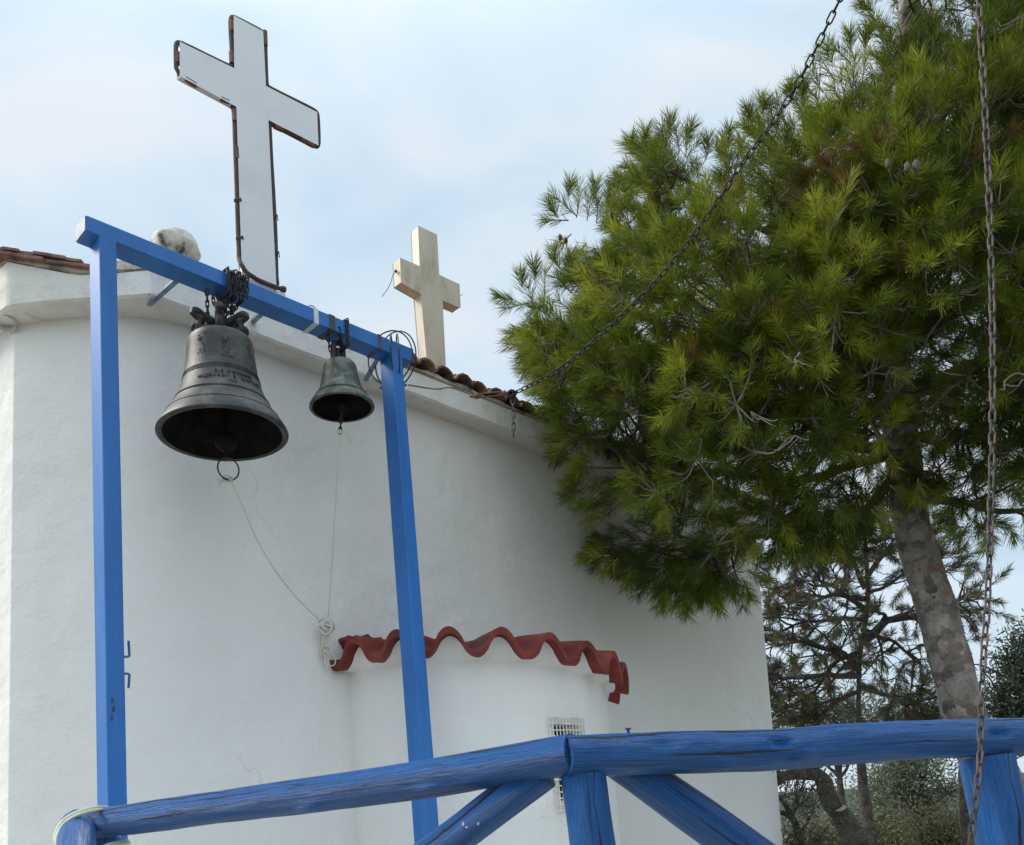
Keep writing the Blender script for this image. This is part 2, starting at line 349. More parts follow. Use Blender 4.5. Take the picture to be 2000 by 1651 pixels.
M_NEEDLE = leaf('pine_needles', [(0., (.19, .1, .035)), (.045, (.15, .11, .03)), (.08, (.05, .085, .012)), (.35, (.08, .115, .01)), (.65, (.165, .205, .014)), (1., (.32, .34, .03))])
M_NEEDLE2 = leaf('far_pine_needles', [(0., (.13, .085, .055)), (.35, (.09, .07, .045)), (.5, (.06, .075, .03)), (1., (.1, .12, .045))])
M_OLIVE = leaf('olive_leaves', [(0., (.05, .065, .04)), (.5, (.085, .105, .06)), (1., (.2, .23, .17))], .25)
M_SCRUB = leaf('scrub_leaves', [(0., (.06, .06, .03)), (.5, (.1, .1, .05)), (1., (.2, .19, .1))], .25)

# ------------------------------------------------------------------ the two building directions
dd = hdir(2739)                                  # along the front wall, away from the camera
nn = Vector((dd.y, -dd.x, 0))                    # outward normal of the front wall
if nn.y > 0: nn = -nn
G0 = W(205, 470, 4.2)                            # bell frame, axis of its left post
WP = G0 - nn * .52                               # a point of the wall plane
FP = G0 - nn * .36                               # a point of the cornice face
TERR = .55
def gp(px, py, off=0): return hit(px, py, G0 + nn * off, nn)
def wp(px, py, off=0): return hit(px, py, WP + nn * off, nn)
def fp(px, py, off=0): return hit(px, py, FP + nn * off, nn)

C = fp(294, 576); ZC = C.z
def hz(px, py, z): r = ray(px, py); return EYE + r * ((z - EYE.z) / r.z)
F1 = hz(14, 598, ZC)
d2 = (C - F1); d2.z = 0; d2.normalize()
d3 = hdir(-1500)
print('cornice z', ZC, 'check right', fp(1061, 851).z, 'facet', (C - F1).length, 'wall plane depth', proj(WP))

def offline(p, d, o): n_ = Vector((d.y, -d.x, 0)); n_ = n_ if n_.dot(EYE - p) > 0 else -n_; return p - n_ * o, d
def inter(a, da, b, db):
    det = da.x * -db.y + db.x * da.y; r = b - a
    k = (r.x * -db.y + db.x * r.y) / det; return a + da * k
OV = .16
la, lb = offline(F1, d2, OV), offline(C, dd, OV)
n3_ = Vector((d3.y, -d3.x, 0)); n3_ = n3_ if n3_.dot(-dd) > 0 else -n3_
lc = (F1 - n3_ * .1, d3)
B1 = inter(la[0], la[1], lc[0], lc[1]); C1 = inter(la[0], la[1], WP, dd)
for q in (B1, C1): q.z = ZC
print('wall corners px', proj(B1), proj(C1), 'fascia', proj(F1), proj(C))
Dt, Db = wp(1483, 1130), wp(1529, 1651)
def Dz(z):
    k = (z - Db.z) / (Dt.z - Db.z); q = Db.lerp(Dt, k); q.z = z; return q

def plan_line(pts, rads, step=.09):
    """polyline with rounded corners, resampled"""
    o = [pts[0]]
    for i in range(1, len(pts) - 1):
        a, b, c = pts[i - 1], pts[i], pts[i + 1]; r = rads[i - 1]
        p, q = b + (a - b).normalized() * r, b + (c - b).normalized() * r
        for k in range(7):
            t = k / 6; o.append(p.lerp(b, t).lerp(b.lerp(q, t), t))
    o.append(pts[-1]); res = [o[0]]
    for a, b in zip(o, o[1:]):
        n = max(1, int((b - a).length / step))
        for k in range(1, n + 1): res.append(a.lerp(b, k / n))
    return res

# ------------------------------------------------------------------ ground, far hill
def flat(name, mb, m): o = obj(name, mb, m); o['kind'] = 'structure'; return o
M_GROUND = simple('dry_ground', [(.3, (.1, .085, .06)), (.5, (.17, .15, .1)), (.7, (.12, .125, .06))], .8, .95, .8, .05, bscale=6)
M_HILL = simple('wooded_hill', [(.35, (.015, .022, .013)), (.55, (.03, .038, .022)), (.72, (.07, .068, .045))], .22, .95, 1, .5, bscale=.5)
g = MB(); n = 90; xs = [-1500 + 3000 * i / n for i in range(n + 1)]
def warp(u): return math.copysign(abs(u) ** 2.6, u) * 1500
gv = []
for j in range(n + 1):
    for i in range(n + 1):
        x, y = warp(-1 + 2 * i / n), warp(-1 + 2 * j / n); r = math.hypot(x, y)
        z = .25 * min(1, r / 30) * noise.noise(Vector((x * .12, y * .12, 0))) - max(0, r - 14) * .012 * (r < 400) - (4.6 if r >= 400 else 0)
        gv.append((x, y, z))
g.add(gv, [(j * (n + 1) + i, j * (n + 1) + i + 1, (j + 1) * (n + 1) + i + 1, (j + 1) * (n + 1) + i) for j in range(n) for i in range(n)])
flat('ground', g, M_GROUND)
h = MB(); hv = []; HN, HM = 160, 14
for j in range(HM):
    for i in range(HN + 1):
        a = R(-70 + 140 * i / HN); rr = 170 + 20 * j
        prof = 9.5 + 5 * noise.noise(Vector((a * 3.1, 1.3, 0))) + 2.4 * noise.noise(Vector((a * 11, 4, 0)))
        z = -6 + (prof + 6) * math.sin(min(1, j / 8) * math.pi / 2) * (1 if j < 9 else 1 - (j - 8) * .1) + 1.1 * noise.noise(Vector((a * 120, j * 1.7, 0)))
        hv.append((math.sin(a) * rr, math.cos(a) * rr, z))
h.add(hv, [(j * (HN + 1) + i, j * (HN + 1) + i + 1, (j + 1) * (HN + 1) + i + 1, (j + 1) * (HN + 1) + i) for j in range(HM - 1) for i in range(HN)])
flat('hill', h, M_HILL)
# raised terrace the chapel, the bell frame and the fence stand on
M_TERR = simple('terrace_concrete', [(.3, (.5, .49, .46)), (.7, (.64, .62, .58))], 3, .9, .5, .01)
tb = MB(); tp = [W(-300, 1640, 3.1), W(170, 1640, 2.9), W(1105, 1640, 2.1), W(1900, 1600, 2.6), W(2400, 1560, 3.2)]
tp = [Vector((p.x, p.y, 0)) for p in tp] + [Vector((9, 20, 0)), Vector((-14, 20, 0)), Vector((-9, 4, 0))]
tb.prism([Vector((p.x, p.y, -.5)) for p in tp], (0, 0, TERR + .5)); flat('terrace', tb, M_TERR)

# ------------------------------------------------------------------ chapel
chapel = thing('chapel', 'white plastered chapel with bulging apse, cornice and tiled eaves behind the blue bell frame', 'church', (C.x - nn.x, C.y - nn.y, TERR))
A_far = B1 + d3 * 6.5; D_ = Dz(ZC); wl = plan_line([A_far, B1, C1, D_], [.006, .3], .12)
wb = MB(); zs = [TERR - .05 + (ZC + .02 - TERR + .05) * k / 24 for k in range(25)]
vs = []; L_all = (D_ - C1).length
for z in zs:
    k_ = [1 if (p - C1).dot(dd) > 0 else 0 for p in wl]
    De = Dz(z)
    for p, kk in zip(wl, k_):
        q = Vector((p.x, p.y, z))
        if kk: q += dd * ((De - D_).dot(dd) * (p - C1).dot(dd) / L_all)
        vs.append(q)
nw = len(wl)
wb.add(vs, [(j * nw + i, j * nw + i + 1, (j + 1) * nw + i + 1, (j + 1) * nw + i) for j in range(24) for i in range(nw - 1)])
# back and far side of the chapel, closing the plan
Eb = Dz(TERR) - nn * 6.0; Et = Dz(ZC) - nn * 6.0; Ab = Vector((A_far.x, A_far.y, TERR))
At = Vector((A_far.x, A_far.y, ZC)); D0, D1 = Dz(TERR - .05), Dz(ZC + .02)
wb.add([D0, Eb, Et, D1, Ab, At], [(0, 1, 2, 3), (1, 4, 5, 2)])
wall = obj('wall', wb, M_WALL, chapel)

def zy(P, y):                                                     # height at which a plumb line through P meets image row y
    lo, hi = 0., 9.
    for _ in range(40):
        m_ = (lo + hi) / 2
        if proj((P.x, P.y, m_))[1] > y: lo = m_
        else: hi = m_
    return lo
def interp(x, tab):
    if x <= tab[0][0]: return tab[0][1]
    for (a, b), (c, d) in zip(tab, tab[1:]):
        if x <= c: return b + (d - b) * (x - a) / (c - a)
    return tab[-1][1]
FH = .165
fend = C + dd * ((D_ - C1).length + .2)
fl = plan_line([F1 + d3 * 6.5, F1, C, fend], [.03, .012], .07)
cb = MB(); rows = []
inn = []                                                           # inner line for soffit
def inward(p):
    if (p - C).dot(dd) > 0: return p - nn * .3
    if (p - F1).dot(d3) > .0: return p - n3_ * .3
    a = offline(F1, d2, .3)[0] - F1; return p + a
tops = []; ringv = []
for i, p in enumerate(fl):
    w1 = .008 * noise.noise(p * 3.1) + .004 * noise.noise(p * 11)
    zt = ZC + FH
    x = proj(p)[0]
    if (p - C).dot(dd) <= 0: 
        zt = zy(p, interp(x, [(-30, 508), (8, 511), (60, 521), (150, 538), (200, 536), (294, 528)])) if (p - F1).dot(d3) < .02 else tops[-1] if tops else ZC + .2
        if (p - F1).dot(d3) >= .02: zt = zy(F1, 511)
    if (p - C).dot(dd) > 0:
        k = min(1, (p - C).dot(dd) / .5); zt = (1 - k) * zy(C, 528) + k * (ZC + FH)
    tops.append(zt)
    q = inward(p); jn = .006 * noise.noise(p * 9 + Vector((0, 0, 5)))
    zb = ZC + w1
    prof = [(q, zb + .01), (p.lerp(q, .05), zb), (p, zb + .012), (p, zb + (zt - zb) * .33), (p + (p - q) * jn * .5, zb + (zt - zb) * .7), (p, zt), (q, zt + .012)]
    rows.append([Vector((a.x, a.y, z)) for a, z in prof])
m_ = len(rows[0]); vs = [v for r in rows for v in r]
cb.add(vs, [(i * m_ + k, (i + 1) * m_ + k, (i + 1) * m_ + k + 1, i * m_ + k + 1) for i in range(len(rows) - 1) for k in range(m_ - 1)])
cb.add(rows[-1], [tuple(range(m_))]); 
cornice = obj('cornice', cb, M_CORN, chapel)
# roof: low hipped slab behind the eaves
zr = ZC + FH + .01
rb = MB(); ev = [Vector((p.x, p.y, 0)) for p in (F1 + d3 * 6.5, F1, C, fend, fend - nn * 6.3)]
rz = [zy(F1, 511) + .0, zy(F1, 511) + .0, zy(C, 528) + .0, zr, zr]
inn_ = lambda i, a: a
cen1 = (ev[1] + ev[2] + ev[3] + ev[4]) / 4; cen1.z = zr + .55
vs = [Vector((p.x, p.y, z)) for p, z in zip(ev, rz)] + [cen1]
vs = [v.lerp(Vector((cen1.x, cen1.y, v.z)), .04) if i < 5 else v for i, v in enumerate(vs)]
rb.add(vs, [(i, (i + 1) % 5, 5) for i in range(5)]); obj('roof', rb, M_TILE, chapel, smooth=False)
# mortar bed over the cornice and the tiles laid on it
mb_ = MB(); tl = MB(); tl2 = MB()
vs = []
for i, p in enumerate(fl):
    q = inward(p); o_ = (p - q).normalized(); r = random.random()
    out_ = p + o_ * (.012 + .02 * noise.noise(p * 7)); t0 = tops[i] + .003
    hgt = .035 + .02 * noise.noise(p * 5)
    if (p - C).dot(dd) <= 0: hgt += .03
    prof = [(out_ - o_ * .02, t0), (out_, t0 + .008), (out_ - o_ * .012, t0 + hgt), (q, t0 + hgt + .02)]
    vs += [Vector((a.x, a.y, z)) for a, z in prof]
mb_.add(vs, [(i * 4 + k, (i + 1) * 4 + k, (i + 1) * 4 + k + 1, i * 4 + k + 1) for i in range(len(fl) - 1) for k in range(3)])
obj('mortar_bed', mb_, M_MORTAR, chapel)
def barrel(mbx, c, ax, side, up, r, ln, th=.014, seg=6, taper=.85, arc=150):
    """curved clay tile: half tube along ax with thickness"""
    vs = []; n = seg + 1
    for e_, rr in ((0, r), (1, r * taper)):
        for k in range(n):
            a = R(90 - arc / 2 + arc * k / seg)
            for q in (rr, rr - th): vs.append(c + ax * (ln * e_) + side * (math.cos(a) * q) + up * (math.sin(a) * q * .8))
    fs = []
    I = lambda e_, k, s: e_ * n * 2 + k * 2 + s
    for k in range(seg):
        fs += [(I(0, k, 0), I(0, k + 1, 0), I(1, k + 1, 0), I(1, k, 0)), (I(0, k, 1), I(1, k, 1), I(1, k + 1, 1), I(0, k + 1, 1)), (I(0, k, 0), I(0, k, 1), I(0, k + 1, 1), I(0, k + 1, 0)), (I(1, k, 0), I(1, k + 1, 0), I(1, k + 1, 1), I(1, k, 1))]
    fs += [(I(0, 0, 0), I(1, 0, 0), I(1, 0, 1), I(0, 0, 1)), (I(0, seg, 0), I(0, seg, 1), I(1, seg, 1), I(1, seg, 0))]
    mbx.add(vs, fs)
s = 1.7; ax = (-nn + UP * .18).normalized(); upx = dd.cross(ax); upx = upx if upx.z > 0 else -upx
while s < (fend - C).length:
    z = zr + .04
    for lay in range(2):
        c = C + dd * (s + random.uniform(-.008, .008)) + nn * (.035 - lay * .05 + random.uniform(-.012, .012)); c.z = z + lay * .018 - .012
        barrel(tl, c, (ax + dd * random.uniform(-.05, .05)).normalized(), dd, upx, random.uniform(.078, .088), .42, .016, 5, .85, 170)
    s += .165
# flat tile courses showing edge-on over the left part of the cornice
for k in range(7):
    for lay in range(2):
        x = -30 + k * 30 + lay * 12
        if x > 160: continue
        y = interp(x, [(-30, 488), (170, 517)]) + 9 + lay * -9
        P0 = hit(x, y, F1 + Vector((0, 0, 0)), Vector((d2.y, -d2.x, 0))); P1 = hit(x + 33, y + 4.5 + random.uniform(-1, 1), F1, Vector((d2.y, -d2.x, 0)))
        nb = Vector((d2.y, -d2.x, 0)); nb = nb if nb.y > 0 else -nb
        c = (P0 + P1) / 2 + nb * .13; tl2.box(c + UP * random.uniform(-.003, .003), (P1 - P0) / 2.05, nb * (.17 + random.uniform(-.01, .01)), Vector((0, 0, .008)))
P0 = hit(160, 500, F1, Vector((d2.y, -d2.x, 0)))
obj('eave_tiles', tl, M_TILE, chapel, smooth=False); obj('eave_tiles', tl2, M_TILE, chapel, smooth=False)
# drain spout under the left corner of the cornice
dp = hz(17, 618, ZC - .0) ; dp = W(17, 620, proj(B1)[2] - .02)
ds = MB(); axn = (EYE - dp); axn.z = -1.2; axn = Vector((-.1, -.45, -.9)).normalized()
ds.lathe([(.0, -.02), (.028, -.02), (.032, .03), (.05, .032), (.054, -.06)], dp - axn * .0, -axn, 24)
obj('drain_spout', ds, M_CORN, chapel)
# small knocked-out spots along the wall top
for x, y in ((62, 619), (93, 615), (148, 608), (248, 602), (325, 609), (345, 612), (548, 684), (575, 690), (590, 693), (606, 700), (500, 672), (880, 776), (851, 766), (1018, 826)):
    q = hit(x, y, C1, dd.cross(UP)) if x > 250 else hit(x, y, B1, d2.cross(UP))
    hb = MB(); hb.ball(q, random.uniform(.008, .014), 8, 5, (1.3, 1.3, .8), .5); obj('plaster_hole', hb, M_DARK, chapel)

# apse
AC = wp(905, 1300); AC.z = 0; AR = .93
def sil(c, r):  # silhouettes for tuning
    out_ = []
    for k in range(0, 181, 2):
        a = R(k); q = c + (dd * math.cos(a) + nn * math.sin(a)) * r; q.z = 2.2; out_.append(proj(q))
    return min(o[0] for o in out_), max(o[0] for o in out_), out_[-1][0]
print('apse silhouettes', sil(AC, AR))
ZRIM = wp(664, 1262).z - .18; print('rim z', ZRIM, 'depth', proj(AC + UP * 2.5))
ap = MB(); NA, NZ = 120, 60; za, zb_ = TERR - .05, ZRIM - .06
def apt(a, z, r=AR):
    rr = r + .012 * noise.noise(Vector((a * 2, z * 1.3, 3))); q = AC + (dd * math.cos(a) + nn * math.sin(a)) * rr; q.z = z - .09 * math.cos(a) * max(0, min(1, (z - ZRIM + .42) / .34)); return q
def ang_of(px, py):                                              # ray against the apse cylinder
    r = ray(px, py); r2 = Vector((r.x, r.y, 0)); o_ = Vector((EYE.x - AC.x, EYE.y - AC.y, 0))
    a = r2.dot(r2); b = 2 * o_.dot(r2); c = o_.dot(o_) - AR * AR; k = (-b - math.sqrt(max(0, b * b - 4 * a * c))) / (2 * a)
    q = EYE + r * k; v = q - AC; return math.atan2(v.dot(nn), v.dot(dd)), q.z
a0, zt0 = ang_of(1069, 1396); a1, zt1 = ang_of(1136, 1412); _, zb0 = ang_of(1076, 1586)
print('window', a0, a1, zt0, zt1, zb0)
amid = (a0 + a1) / 2; wa = (a0 - a1) * .36; wz0, wz1 = zb0 + .06, (zt0 + zt1) / 2 - .03
angs = sorted([math.pi * k / NA for k in range(NA + 1)] + [amid - wa, amid + wa]); zz = sorted([za + (zb_ - za) * k / NZ for k in range(NZ + 1)] + [wz0, wz1])
vs = [apt(a, z) for z in zz for a in angs]; na = len(angs); fs = []
for j in range(len(zz) - 1):
    for i in range(na - 1):
        am, zm = (angs[i] + angs[i + 1]) / 2, (zz[j] + zz[j + 1]) / 2
        if abs(am - amid) < wa and wz0 < zm < wz1: continue
        fs.append((j * na + i, (j + 1) * na + i, (j + 1) * na + i + 1, j * na + i + 1))
ap.add(vs, fs)
def jamb(a_s, z_s):
    n_ = len(a_s); v = [apt(a, z) for a, z in zip(a_s, z_s)] + [apt(a, z, AR - .14) for a, z in zip(a_s, z_s)]
    ap.add(v, [(i, i + 1, n_ + i + 1, n_ + i) for i in range(n_ - 1)])
lin = lambda a, b, n: [a + (b - a) * k / n for k in range(n + 1)]
jamb([amid - wa] * 9, lin(wz0, wz1, 8)); jamb([amid + wa] * 9, lin(wz0, wz1, 8)); jamb(lin(amid - wa, amid + wa, 6), [wz0] * 7); jamb(lin(amid - wa, amid + wa, 6), [wz1] * 7)
obj('apse', ap, M_WALL, chapel)
wn = MB(); v = [apt(a, z, AR - .12) for z in (wz0, wz1) for a in lin(amid - wa, amid + wa, 4)]
wn.add(v, [(i, i + 1, i + 6, i + 5) for i in range(4)]); win = obj('window', wn, M_DARK, chapel)
gr = MB(); ga0, ga1 = a0, a1; gz0, gz1 = zb0, (zt0 + zt1) / 2
for k in range(12):
    a = ga0 + (ga1 - ga0) * k / 11; gr.tube([apt(a, z, AR + .016) for z in lin(gz0, gz1, 8)], .0038, 5)
for k in range(16):
    z = gz0 + (gz1 - gz0) * k / 15; gr.tube([apt(a, z, AR + .021) for a in lin(ga0, ga1, 8)], .0038, 5)
obj('grille', gr, M_WHITE2, win)
# wavy clay roof of the apse
RR = AR + .14; ZT = ZRIM + .24; NW = 11.25; at = MB(); NAa, NS = 300, 8
PH = -.5625 * 2 * math.pi
def wave(a): 
    x = a / math.pi * NW * 2 * math.pi + PH; c_ = math.cos(x); return math.copysign(abs(c_) ** .8, c_)
def rpt(a, s, dz):
    am = .07 * (.25 + .75 * s); rr = RR * s * (1 + .02 * noise.noise(Vector((a * 6, 0, 1)))) 
    q = AC + (dd * math.cos(a) + nn * math.sin(a)) * rr
    q.z = ZT + (ZRIM - ZT) * s + am * wave(a) + .02 + dz - .1 * math.cos(a) * s + .006 * noise.noise(Vector((a * 14, s * 5, 0))); return q
vs = [rpt(math.pi * i / NAa, .35 + .65 * j / NS, 0) for j in range(NS + 1) for i in range(NAa + 1)]
k0 = len(vs); vs += [rpt(math.pi * i / NAa, .35 + .65 * j / NS - (.0 if j < NS else .004), -.04) for j in range(NS + 1) for i in range(NAa + 1)]
n_ = NAa + 1; fs = []
for j in range(NS):
    for i in range(NAa):
        fs.append((j * n_ + i, (j + 1) * n_ + i, (j + 1) * n_ + i + 1, j * n_ + i + 1)); fs.append((k0 + j * n_ + i, k0 + j * n_ + i + 1, k0 + (j + 1) * n_ + i + 1, k0 + (j + 1) * n_ + i))
for i in range(NAa): fs.append((NS * n_ + i, k0 + NS * n_ + i, k0 + NS * n_ + i + 1, NS * n_ + i + 1))
for e_ in (0, NAa):
    for j in range(NS): fs.append((j * n_ + e_, (j + 1) * n_ + e_, k0 + (j + 1) * n_ + e_, k0 + j * n_ + e_))
at.add(vs, fs)
for a_ in range(0, 181, 6):
    print('RIM', a_, [round(v_) for v_ in proj(rpt(R(a_), 1, 0))[:2]])
# top of the cone closing against the wall
cv = [rpt(math.pi * i / 60, .36, .0) for i in range(61)] + [AC + UP * (ZT + .06)]
at.add(cv, [(i, i + 1, 61) for i in range(60)])
at.ball(wp(700, 1260, .03), .12, 24, 14, (1.2, .8, .42), .45, 3)           # red-washed mortar lump at the left end
obj('apse_roof', at, M_RED, chapel)
# plaster fillet under the tiles
pf = MB(); vs = []
for i in range(NAa + 1):
    a = math.pi * i / NAa; wv_ = .069 * .9 * wave(a) - .09 * math.cos(a); tz_ = -.09 * math.cos(a)
    for r_, z_ in ((AR - .03, ZRIM - .1 + tz_), (AR + .004, ZRIM - .07 + tz_), (AR + .06, ZRIM - .005 + wv_), (AR - .05, ZRIM - .01 + wv_)):
        q = AC + (dd * math.cos(a) + nn * math.sin(a)) * r_; q.z = z_; vs.append(q)
pf.add(vs, [(i * 4 + k, (i + 1) * 4 + k, (i + 1) * 4 + k + 1, i * 4 + k + 1) for i in range(NAa) for k in range(3)])
obj('plaster_fillet', pf, M_WALL, chapel)

# ------------------------------------------------------------------ finial ball, crosses
fb = MB(); bc = fp(342, 491, -.28); fb.ball(bc, .131, 30, 18, (1.05, 1.05, .86), .14, 2.2)
fb.tube([bc - UP * .1, bc - UP * .32], [.09, .1], 14)
tag(obj('roof_finial', fb, M_BALL), 'weathered white plaster dome with dark lichen stains on the eaves behind the blue beam', 'finial')

def cross_poly(pts, off): return [fp(x, y, off) for x, y in pts]
CB = [(458, 33), (512.5, 62), (518, 169), (618, 220), (620.5, 282), (522.5, 232), (538.5, 568), (474.5, 540), (463.5, 208), (353, 148), (353, 84), (459.5, 136)]
cp = cross_poly(CB, -.03)
crossA = thing('cross', 'tall white metal cross outlined with dark rope light, on the eaves above the large bell', 'cross', cp[6].lerp(cp[7], .5), 'crosses on the chapel eaves')
cm = MB(); cm.prism(cp, -nn * .035); obj('panel', cm, M_WHITE, crossA, smooth=False, bevel=.006)
bs_ = MB(); bl = cp[7].lerp(cp[6], .5); bs_.box(bl - nn * .07 - UP * .035, dd * .16, nn * .09, UP * .025); bs_.box(bl - nn * .04 - UP * .14, dd * .1, nn * .06, UP * .15)
obj('base_block', bs_, M_WHITE, crossA, smooth=False, bevel=.004)
cen = sum((Vector(p) for p in cp), Vector()) / 12
def smooth_closed(pts, r, n=5):
    o = []; k = len(pts)
    for i in range(k):
        a, b, c = pts[i - 1], pts[i], pts[(i + 1) % k]
        p, q = b + (a - b).normalized() * r, b + (c - b).normalized() * r
        for j in range(n + 1): t = j / n; o.append(p.lerp(b, t).lerp(b.lerp(q, t), t))
    return o
TB = [(452, 31), (515, 60), (521, 166), (620, 216), (624, 290), (527, 238), (545, 560), (0, 0)]
tpx = [(466, 480), (461, 330), (457, 215), (450, 200), (345, 148), (343, 88), (349, 82), (447, 130), (455, 130), (449, 40), (454, 32), (512, 62), (518, 72), (520, 165), (525, 172), (615, 216), (621, 225), (623, 283), (617, 288), (530, 243), (526, 240), (531, 340), (538, 450), (540, 540), (541, 556)]
def dens(px, n=4):
    o = []
    for i in range(len(px) - 1):
        for k in range(n): o.append((px[i][0] + (px[i + 1][0] - px[i][0]) * k / n, px[i][1] + (px[i + 1][1] - px[i][1]) * k / n))
    return o + [px[-1]]
rl = MB(); tpx = [(556, 566), (540, 562), (505, 548), (480, 532), (467, 510)] + tpx
pts = [fp(x + random.uniform(-.4, .4), y, (-.005 if i_ < 16 else -.05)) for i_, (x, y) in enumerate(dens(tpx, 4))]
for _ in range(1): pts = [pts[0]] + [(pts[i - 1] + pts[i] * 2 + pts[i + 1]) / 4 for i in range(1, len(pts) - 1)] + [pts[-1]]
rl.tube(pts, [.0135 + (.006 if i < 2 else 0) for i in range(len(pts))], 8); ropel = obj('rope_light', rl, M_RUBBER, crossA)
for x1, y1, x2, y2 in ((452, 42, 453, 62), (452, 103, 453, 125), (346.5, 103, 347, 124), (361, 153, 382, 166), (430, 192, 446, 199), (458, 216, 459, 238), (462, 288, 464, 312), (536, 247, 552, 254), (588, 272, 612, 285), (517, 62, 518, 90), (505, 547, 524, 555)):
    cl = MB(); a, b = fp(x1, y1, -.045), fp(x2, y2, -.045); cl.tube([a, b], .0165, 8); obj('clip', cl, M_RUST, crossA)
for x, y in ((466, 396), (470, 470), (537, 428), (540, 500)):
    cl = MB(); a = fp(x, y, -.05)
    for k in range(4): cl.tube([a - dd * .03 + UP * (.005 * k - .01), a + nn * .028 + UP * (.004 * k), a + dd * .02], .0035, 5)
    obj('wire_tie', cl, M_RUBBER, crossA)

CS = [(817.4, 442), (853, 459), (857.4, 537.5), (897, 556), (899, 601), (863.8, 586), (871, 735), (835, 716), (822.9, 574), (784, 551.5), (782, 504.5), (820.4, 521)]
cp = cross_poly(CS, -.3)
crossB = thing('cross', 'smaller beige stone cross standing on the tiled eaves right of the bell frame', 'cross', cp[6].lerp(cp[7], .5), 'crosses on the chapel eaves')
cm = MB(); cm.prism(cp, -nn * .085); obj('slab', cm, M_STONE, crossB, smooth=False, bevel=.004)
wr = MB(); wr.tube([fp(x, y, -.34) for x, y in ((774, 530), (767, 538), (764, 550), (757, 565), (746, 580))], .0025, 5); wr.ball(fp(773, 530, -.34), .012, 8, 6); obj('wire_end', wr, M_RUBBER, crossB); wr = MB()
wr.tube([fp(x, y, -.34) for x, y in ((894, 585), (900, 577), (904, 575))], .002, 5)
obj('wire_end', wr, M_RUBBER, crossB)

# ------------------------------------------------------------------ bell frame
frame = thing('bell_gantry', 'blue painted steel frame of two posts and a beam carrying the bells', 'bell frame', (G0.x, G0.y, TERR))
PW, PD = .079, .115
def post(pt, pb):
    v = (pb - pt); pb2 = pt + v * ((pt.z - TERR) / (pt.z - pb.z)); m = MB(); vs = []
    for q in (pt, pb2):
        for i, j in ((-1, -1), (1, -1), (1, 1), (-1, 1)): vs.append(q + dd * (PW / 2 * i) + nn * (PD / 2 * j))
    m.add(vs, [(0, 1, 2, 3), (7, 6, 5, 4), (0, 4, 5, 1), (1, 5, 6, 2), (2, 6, 7, 3), (3, 7, 4, 0)]); return m
bt0, bt1 = gp(169, 420, PD / 2), gp(808, 682, PD / 2); bb0, bb1 = gp(169, 450, PD / 2), gp(808, 708, PD / 2)
print('beam z', bt0.z, bt1.z, bb0.z, bb1.z)
ptop = gp(201, 480); pl = post(Vector((ptop.x, ptop.y, bb0.z + .01)), gp(219, 1570)); post1 = obj('post', pl, M_BLUE, frame, smooth=False, bevel=.005)
pt2 = gp(765, 720); zz2 = bb1.z + .01; pr = post(Vector((pt2.x, pt2.y, zz2)), gp(822, 1480, .19)); post2 = obj('post', pr, M_BLUE, frame, smooth=False, bevel=.005)
bm = MB(); vs = []
for t_, b_ in ((bt0, bb0), (bt1, bb1)):
    for q in (t_, b_): vs += [q, q - nn * PD]
bm.add(vs, [(0, 1, 3, 2), (4, 6, 7, 5), (0, 4, 5, 1), (2, 3, 7, 6), (0, 2, 6, 4), (1, 5, 7, 3)]); beam = obj('beam', bm, M_BLUE, frame, smooth=False, bevel=.004)
ec = MB(); 
ctr = (bt0 + bb0) / 2 - nn * PD / 2 - dd * .003; ec.box(ctr, dd * .0025, nn * (PD / 2 - .004), UP * ((bt0.z - bb0.z) / 2 - .003)); 
M_CAP = simple('pale_blue_cap', [(.35, (.06, .1, .2)), (.6, (.2, .27, .36))], 12, .5, .2, .002); obj('end_cap', ec, M_CAP, frame, smooth=False)  # paler than the beam: light on its left end is put into the colour
def beam_at(px): 
    k = (gp(px, interp(px, [(169, 435), (808, 695)]), 0) - bt0).dot(dd) / (bt1 - bt0).dot(dd)
    t_, b_ = bt0.lerp(bt1, k) - nn * PD / 2, bb0.lerp(bb1, k) - nn * PD / 2; return t_, b_
for px, wd, mt, nm, lb in ((606, .03, M_TAPEW, 'tape_band', 'white tape band'), (637, .04, M_TAPEB, 'tape_band', 'wide dark tape band'), (730, .025, M_TAPEB, 'tape_band', 'narrow dark tape band')):
    t_, b_ = beam_at(px); c = (t_ + b_) / 2; m = MB(); m.box(c, dd * wd / 2, nn * (PD / 2 + .003), UP * ((t_ - b_).z / 2 + .003)); o = obj(nm, m, mt, frame, smooth=False, bevel=.002); o['label'] = lb
for (x1, y1), (x2, y2) in (((347, 546), (285, 600)), ((512, 612), (488, 634)), ((738, 697), (709, 752))):
    m = MB(); a = gp(x1, y1, -.04); b = wp(x2, y2, .02); a.z = min(a.z, beam_at(x1)[1].z + .01); v = (b - a).normalized(); s_ = v.cross(UP).normalized()
    m.box((a + b) / 2, (b - a) / 2, s_ * .014, v.cross(s_) * .006); m.box(b + UP * .01, nn * .012, s_ * .03, v.cross(s_) * .02); obj('strut', m, M_CAP, frame, smooth=False)
for ys in ((1252, 1283, -1), (1316, 1344, 1)):
    m = MB(); x = 246; s_ = ys[2]
    root = gp(242, ys[1] if s_ < 0 else ys[0]); a = root; tip = gp(253, (ys[1] if s_ < 0 else ys[0])); end = gp(251, ys[0] if s_ < 0 else ys[1])
    m.tube([a, a.lerp(tip, .7), tip.lerp(end, .06), tip.lerp(end, .15), end], .0055, 8); obj('rope_hook', m, M_BLUE, frame)
